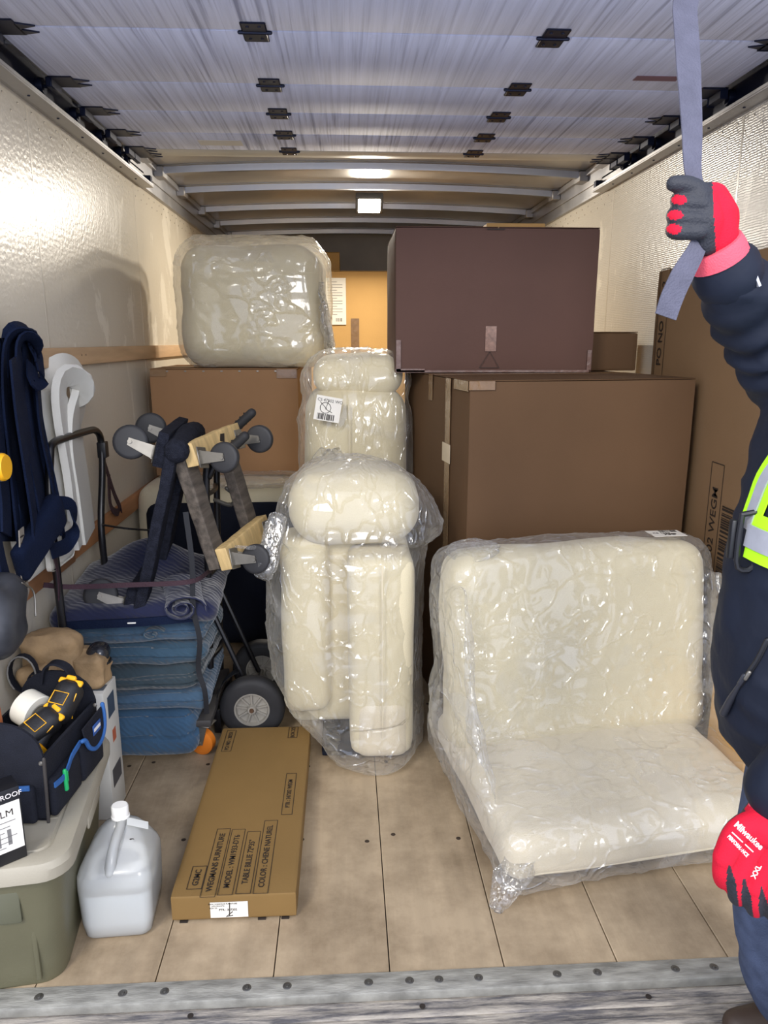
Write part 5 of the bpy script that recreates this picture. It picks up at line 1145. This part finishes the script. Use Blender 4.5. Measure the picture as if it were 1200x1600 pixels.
# ring index 24 = front (-X), 36 = side towards the camera (-Y)
strip('waist_band', 1.120, 1.194, HIVIS, .012, 24.7, 44, -.035); strip('waist_band_reflective', 1.139, 1.175, REFLECT, .016, 24.7, 44, -.035)
def on_torso(z, k, g=.012):
    r_ = tring(z, 0, g); i0 = int(k); return Vector(r_[i0 % 48]).lerp(Vector(r_[(i0 + 1) % 48]), k - i0)
def tang(z, k): return (on_torso(z, k + 1) - on_torso(z, k - 1)).normalized()
skz = [(1.165, 24.4), (1.21, 24.7), (1.26, 25.2), (1.32, 26.6), (1.37, 29.0)]
sp_ = [on_torso(z, k) for z, k in skz] + [Vector((.79, 1.035, 1.455)), Vector((.84, 1.04, 1.487)), Vector((.90, 1.045, 1.475)), Vector((.965, 1.05, 1.41)), Vector((1.005, 1.06, 1.33))]
sd = [Vector((.35, -.9, .25))] * 5 + [Vector((.1, -1, .2))] * 5
mesh('shoulder_strap', *ribbon(sp_, [tang(z, k) for z, k in skz] + [Vector((0, -1, 0))] * 5, .046, .003, 4), HIVIS, person)
mesh('strap_reflective', *ribbon([on_torso(z, k, .0155) for z, k in skz] + [p_ + Vector((-.001, 0, .0035)) for p_ in sp_[5:]], [tang(z, k) for z, k in skz] + [Vector((0, -1, 0))] * 5, .020, .003, 4), REFLECT, person)
b0 = on_torso(1.150, 24.4, .014); mesh('buckle', *tube([b0 + Vector(q) for q in ((-.012, -.008, .040), (.012, -.014, .042), (.016, -.014, .0), (.012, -.014, -.046), (-.010, -.008, -.048), (-.014, -.008, -.004), (-.012, -.008, .040))], .0048, 8, 3), BLACK, person)
mesh('buckle_slide', *boxvf(b0 + Vector((-.026, -.006, -.035)), b0 + Vector((-.016, .006, .030)), .003, 2), BLACK, person)
# --- trousers and boots
pcx += .05
parts = [loft([ell(pcx, pcy, rx, ry, z, 28) for z, rx, ry in ((.78, .118, .185), (.86, .122, .185), (.96, .118, .175), (1.02, .112, .168))])]
for s in (-1, 1): parts.append(tube([(pcx, pcy + s * .092, .86), (pcx - .034, pcy + s * .10, .52), (pcx - .016 + .01 * (s > 0), pcy + s * .10, .18), (pcx + .012 + .05 * (s > 0), pcy + s * .10, .06)], [.102, .092, .080, .074], 20, 5, cap=False))
V, F = remesh(join(parts), .011, 4, .5); V, F = displace((V, F), lambda P: .005 * noise(P, 10) + .004 * ridged(P * np.array([1, 1, 2]), 9)); mesh('trousers', V, F, JEANS, person)
for s in (-1, 1):
    if s > 0: pcx += .06
    V, F = remesh(join([tube([(pcx + .06, pcy + s * .10, .03), (pcx - .06, pcy + s * .106, .026), (pcx - .140, pcy + s * .108, .018)], [.044, .040, .032], 14, 3), tube([(pcx + .02, pcy + s * .10, .03), (pcx + .02, pcy + s * .10, .13)], [.056, .056], 14)]), .007, 3); V[:, 2] = np.maximum(V[:, 2], -.0135); mesh('boot', V, F, M('boot_leather', (60, 46, 36), .6), person)

# --- gloves
def glove(name, parts, cuff, paint, voxel=.0026):
    V, F = remesh(join(parts), voxel, 5, .5); me = bpy.data.meshes.new(name); me.from_pydata([tuple(v) for v in V], [], [tuple(f) for f in F]); me.update()
    for m_ in (NITRILE, RED, PINKCUFF): me.materials.append(m_)
    for p_ in me.polygons: p_.material_index = paint(p_.center, p_.normal)
    o = meshobj(name, me, None, person, sharp=0); return o, BVHTree.FromPolygons([tuple(v) for v in V], F)
G = lambda x, y, Y: PY(x, y, Y)
def pixof(p):
    d = np.array(p) - CAM; z = d @ _F; return 600 + FPX * (d @ _R) / z, 800 - FPX * (d @ _U) / z
# raised right hand: fist closed round the strap
YH = 1.095
parts = [tube([wri_r.lerp(elb_r, .12), G(1117, 372, YH + .012), G(1112, 335, YH + .012), G(1106, 312, YH + .010)], [.030, .032, .033, .024], 18, 5),
         tube([G(1130, 372, YH + .022), G(1126, 340, YH + .028), G(1114, 310, YH + .026)], [.020, .026, .022], 16, 5),
         tube([G(1104, 380, YH - .004), G(1106, 345, YH - .012), G(1100, 312, YH - .010)], [.018, .021, .017], 16, 5),        # ball of the thumb
         tube([G(1103, 318, YH - .010), G(1094, 300, YH - .014), G(1074, 289, YH - .014), G(1053, 287, YH - .010)], [.0155, .0135, .0125, .0112], 14, 5)]  # thumb along the top
fing = [((1120, 322), (1062, 312), (1098, 318), .0125), ((1122, 343), (1056, 336), (1096, 342), .0128), ((1120, 362), (1054, 358), (1094, 362), .0122), ((1116, 306), (1072, 300), (1096, 304), .0115)]
fing = [fing[3], fing[0], fing[1], fing[2]]
for (k0, pip, tip, r_) in fing: parts.append(tube([G(*k0, YH + .036), G(pip[0] + 26, pip[1], YH + .034), G(*pip, YH + .010), G(pip[0] + 6, pip[1] + 4, YH - .012), G(*tip, YH - .020)], [r_, r_ * 1.02, r_, r_ * .97, r_ * .92], 14, 4))
def paint_r(c, n):
    x, y = pixof(c)
    if (c - wri_r).dot((wri_r - HR).normalized()) > -.020 and (c - wri_r).dot((wri_r - HR).normalized()) < .010: return 2
    if y > 300 and x < 1073:
        for (_, pip, _, _) in fing[1:]:
            if (x - pip[0] + 1) ** 2 / 150 + (y - pip[1]) ** 2 / 60 < 1: return 1
    if x > 1118 + (380 - y) * -.05 and x > 1095 + .30 * (y - 280) * .55: return 1
    if n.y > .35: return 1
    return 0
glR, bR = glove('glove', parts, None, paint_r)
glR['label'] = 'black-palmed red work glove gripping the strap'
hx_ = (wri_r - HR).normalized(); cu = wri_r - hx_ * .012
mesh('glove_cuff', *tube([cu - hx_ * .012, cu, cu + hx_ * .014], [.0385, .041, .042], 24, cap=False), PINKCUFF, glR)
# hanging left hand: back of the hand towards the camera, fingers curled away
YL = .985
K = [(1131, 1340), (1152, 1366), (1178, 1384), (1206, 1392)]
wl_ = G(1206, 1262, YL + .02)
parts = [tube([wri_l.lerp(elb_l, .1), wl_, G(1190, 1290, YL + .01)], [.030, .031, .034], 16, 5)]
for i, (kx, ky) in enumerate(K):
    parts.append(tube([G(1198 + i * 3, 1278 + i * 4, YL + .010), G(kx + 22 - i * 4, ky - 42 + i * 3, YL + .004), G(kx, ky, YL)], [.022, .019, .0175], 14, 4))
    parts.append(tube([G(kx, ky, YL), G(kx - 3 + i, ky + 24, YL + .006), G(kx + i, ky + 36, YL + .030), G(kx + 6, ky + 22, YL + .052), G(kx + 12, ky, YL + .050)], [.0165, .0150, .0142, .0135, .0125], 14, 5))
parts.append(tube([G(1180, 1285, YL + .03), G(1150, 1310, YL + .045), G(1140, 1345, YL + .058), G(1150, 1372, YL + .066)], [.020, .0165, .0145, .0125], 14, 5))
def paint_l(c, n):
    x, y = pixof(c)
    if c.y > YL + .030 or n.y > .45: return 0
    if (c - wl_).dot((wl_ - G(1150, 1366, YL)).normalized()) > -.014: return 2
    for i in range(3):
        gx = (K[i][0] + K[i + 1][0]) / 2 - 1; gy = (K[i][1] + K[i + 1][1]) / 2 + 12
        if abs(x - gx - (y - gy) * .12) < 1.5 + 6.5 * min(1, max(0, (y - gy + 14) / 30)) and y > gy - 14: return 0
    return 1
glL, bL = glove('glove', parts, None, paint_l)
glL['label'] = 'red glove with white lettering, black between the fingers'
def print_on(body, size, px, py, ang, width=1.0, bold=0.0):
    V, F = textvf(body, size, bold, width, 0.0); ca, sa = math.cos(ang), math.sin(ang); out = []
    sc_ = FPX / (YL * 1.25)
    for (x, y, z) in V:
        qx = px + (x * ca + y * sa) * sc_; qy = py + (x * sa - y * ca) * sc_
        r = Vector(ray(qx, qy)).normalized(); h = bL.ray_cast(Vector(CAM), r)
        out.append((h[0] - r * .0012) if h[0] is not None else PY(qx, qy, YL))
    mesh('lettering', out, F, WHITEINK, glL, smooth=False, kind='stuff')
print_on('Milwaukee', .0155, 1170, 1306, R(43), .92, .0004)
print_on('PERFORMANCE', .0085, 1153, 1322, R(46), .8, .0003)
print_on('________', .0140, 1164, 1312, R(43), .85, .0006)
print_on('XXL', .0125, 1182, 1362, R(-63), 1.0, .0004)
# --- the door strap
sx = Vector((1, .15, .05))
path = [Vector((.455, 1.60, 2.268)), PY(1060, -60, 1.33), PY(1070, 20, 1.25), PY(1076, 110, 1.18), PY(1081, 200, 1.135), PY(1083, 270, 1.105), PY(1096, 320, 1.088), PY(1100, 355, 1.088), PY(1088, 390, 1.080), PY(1066, 430, 1.070), PY(1050, 465, 1.066), PY(1040, 495, 1.064)]
W_ = [.040, .040, .040, .038, .032, .026, .022, .022, .027, .034, .035, .034]
tag(mesh('door_pull_strap', *ribbon(path, sx, W_, .0025, 6), STRAPG), 'grey webbing pull strap hanging from the roll-up door', 'strap')
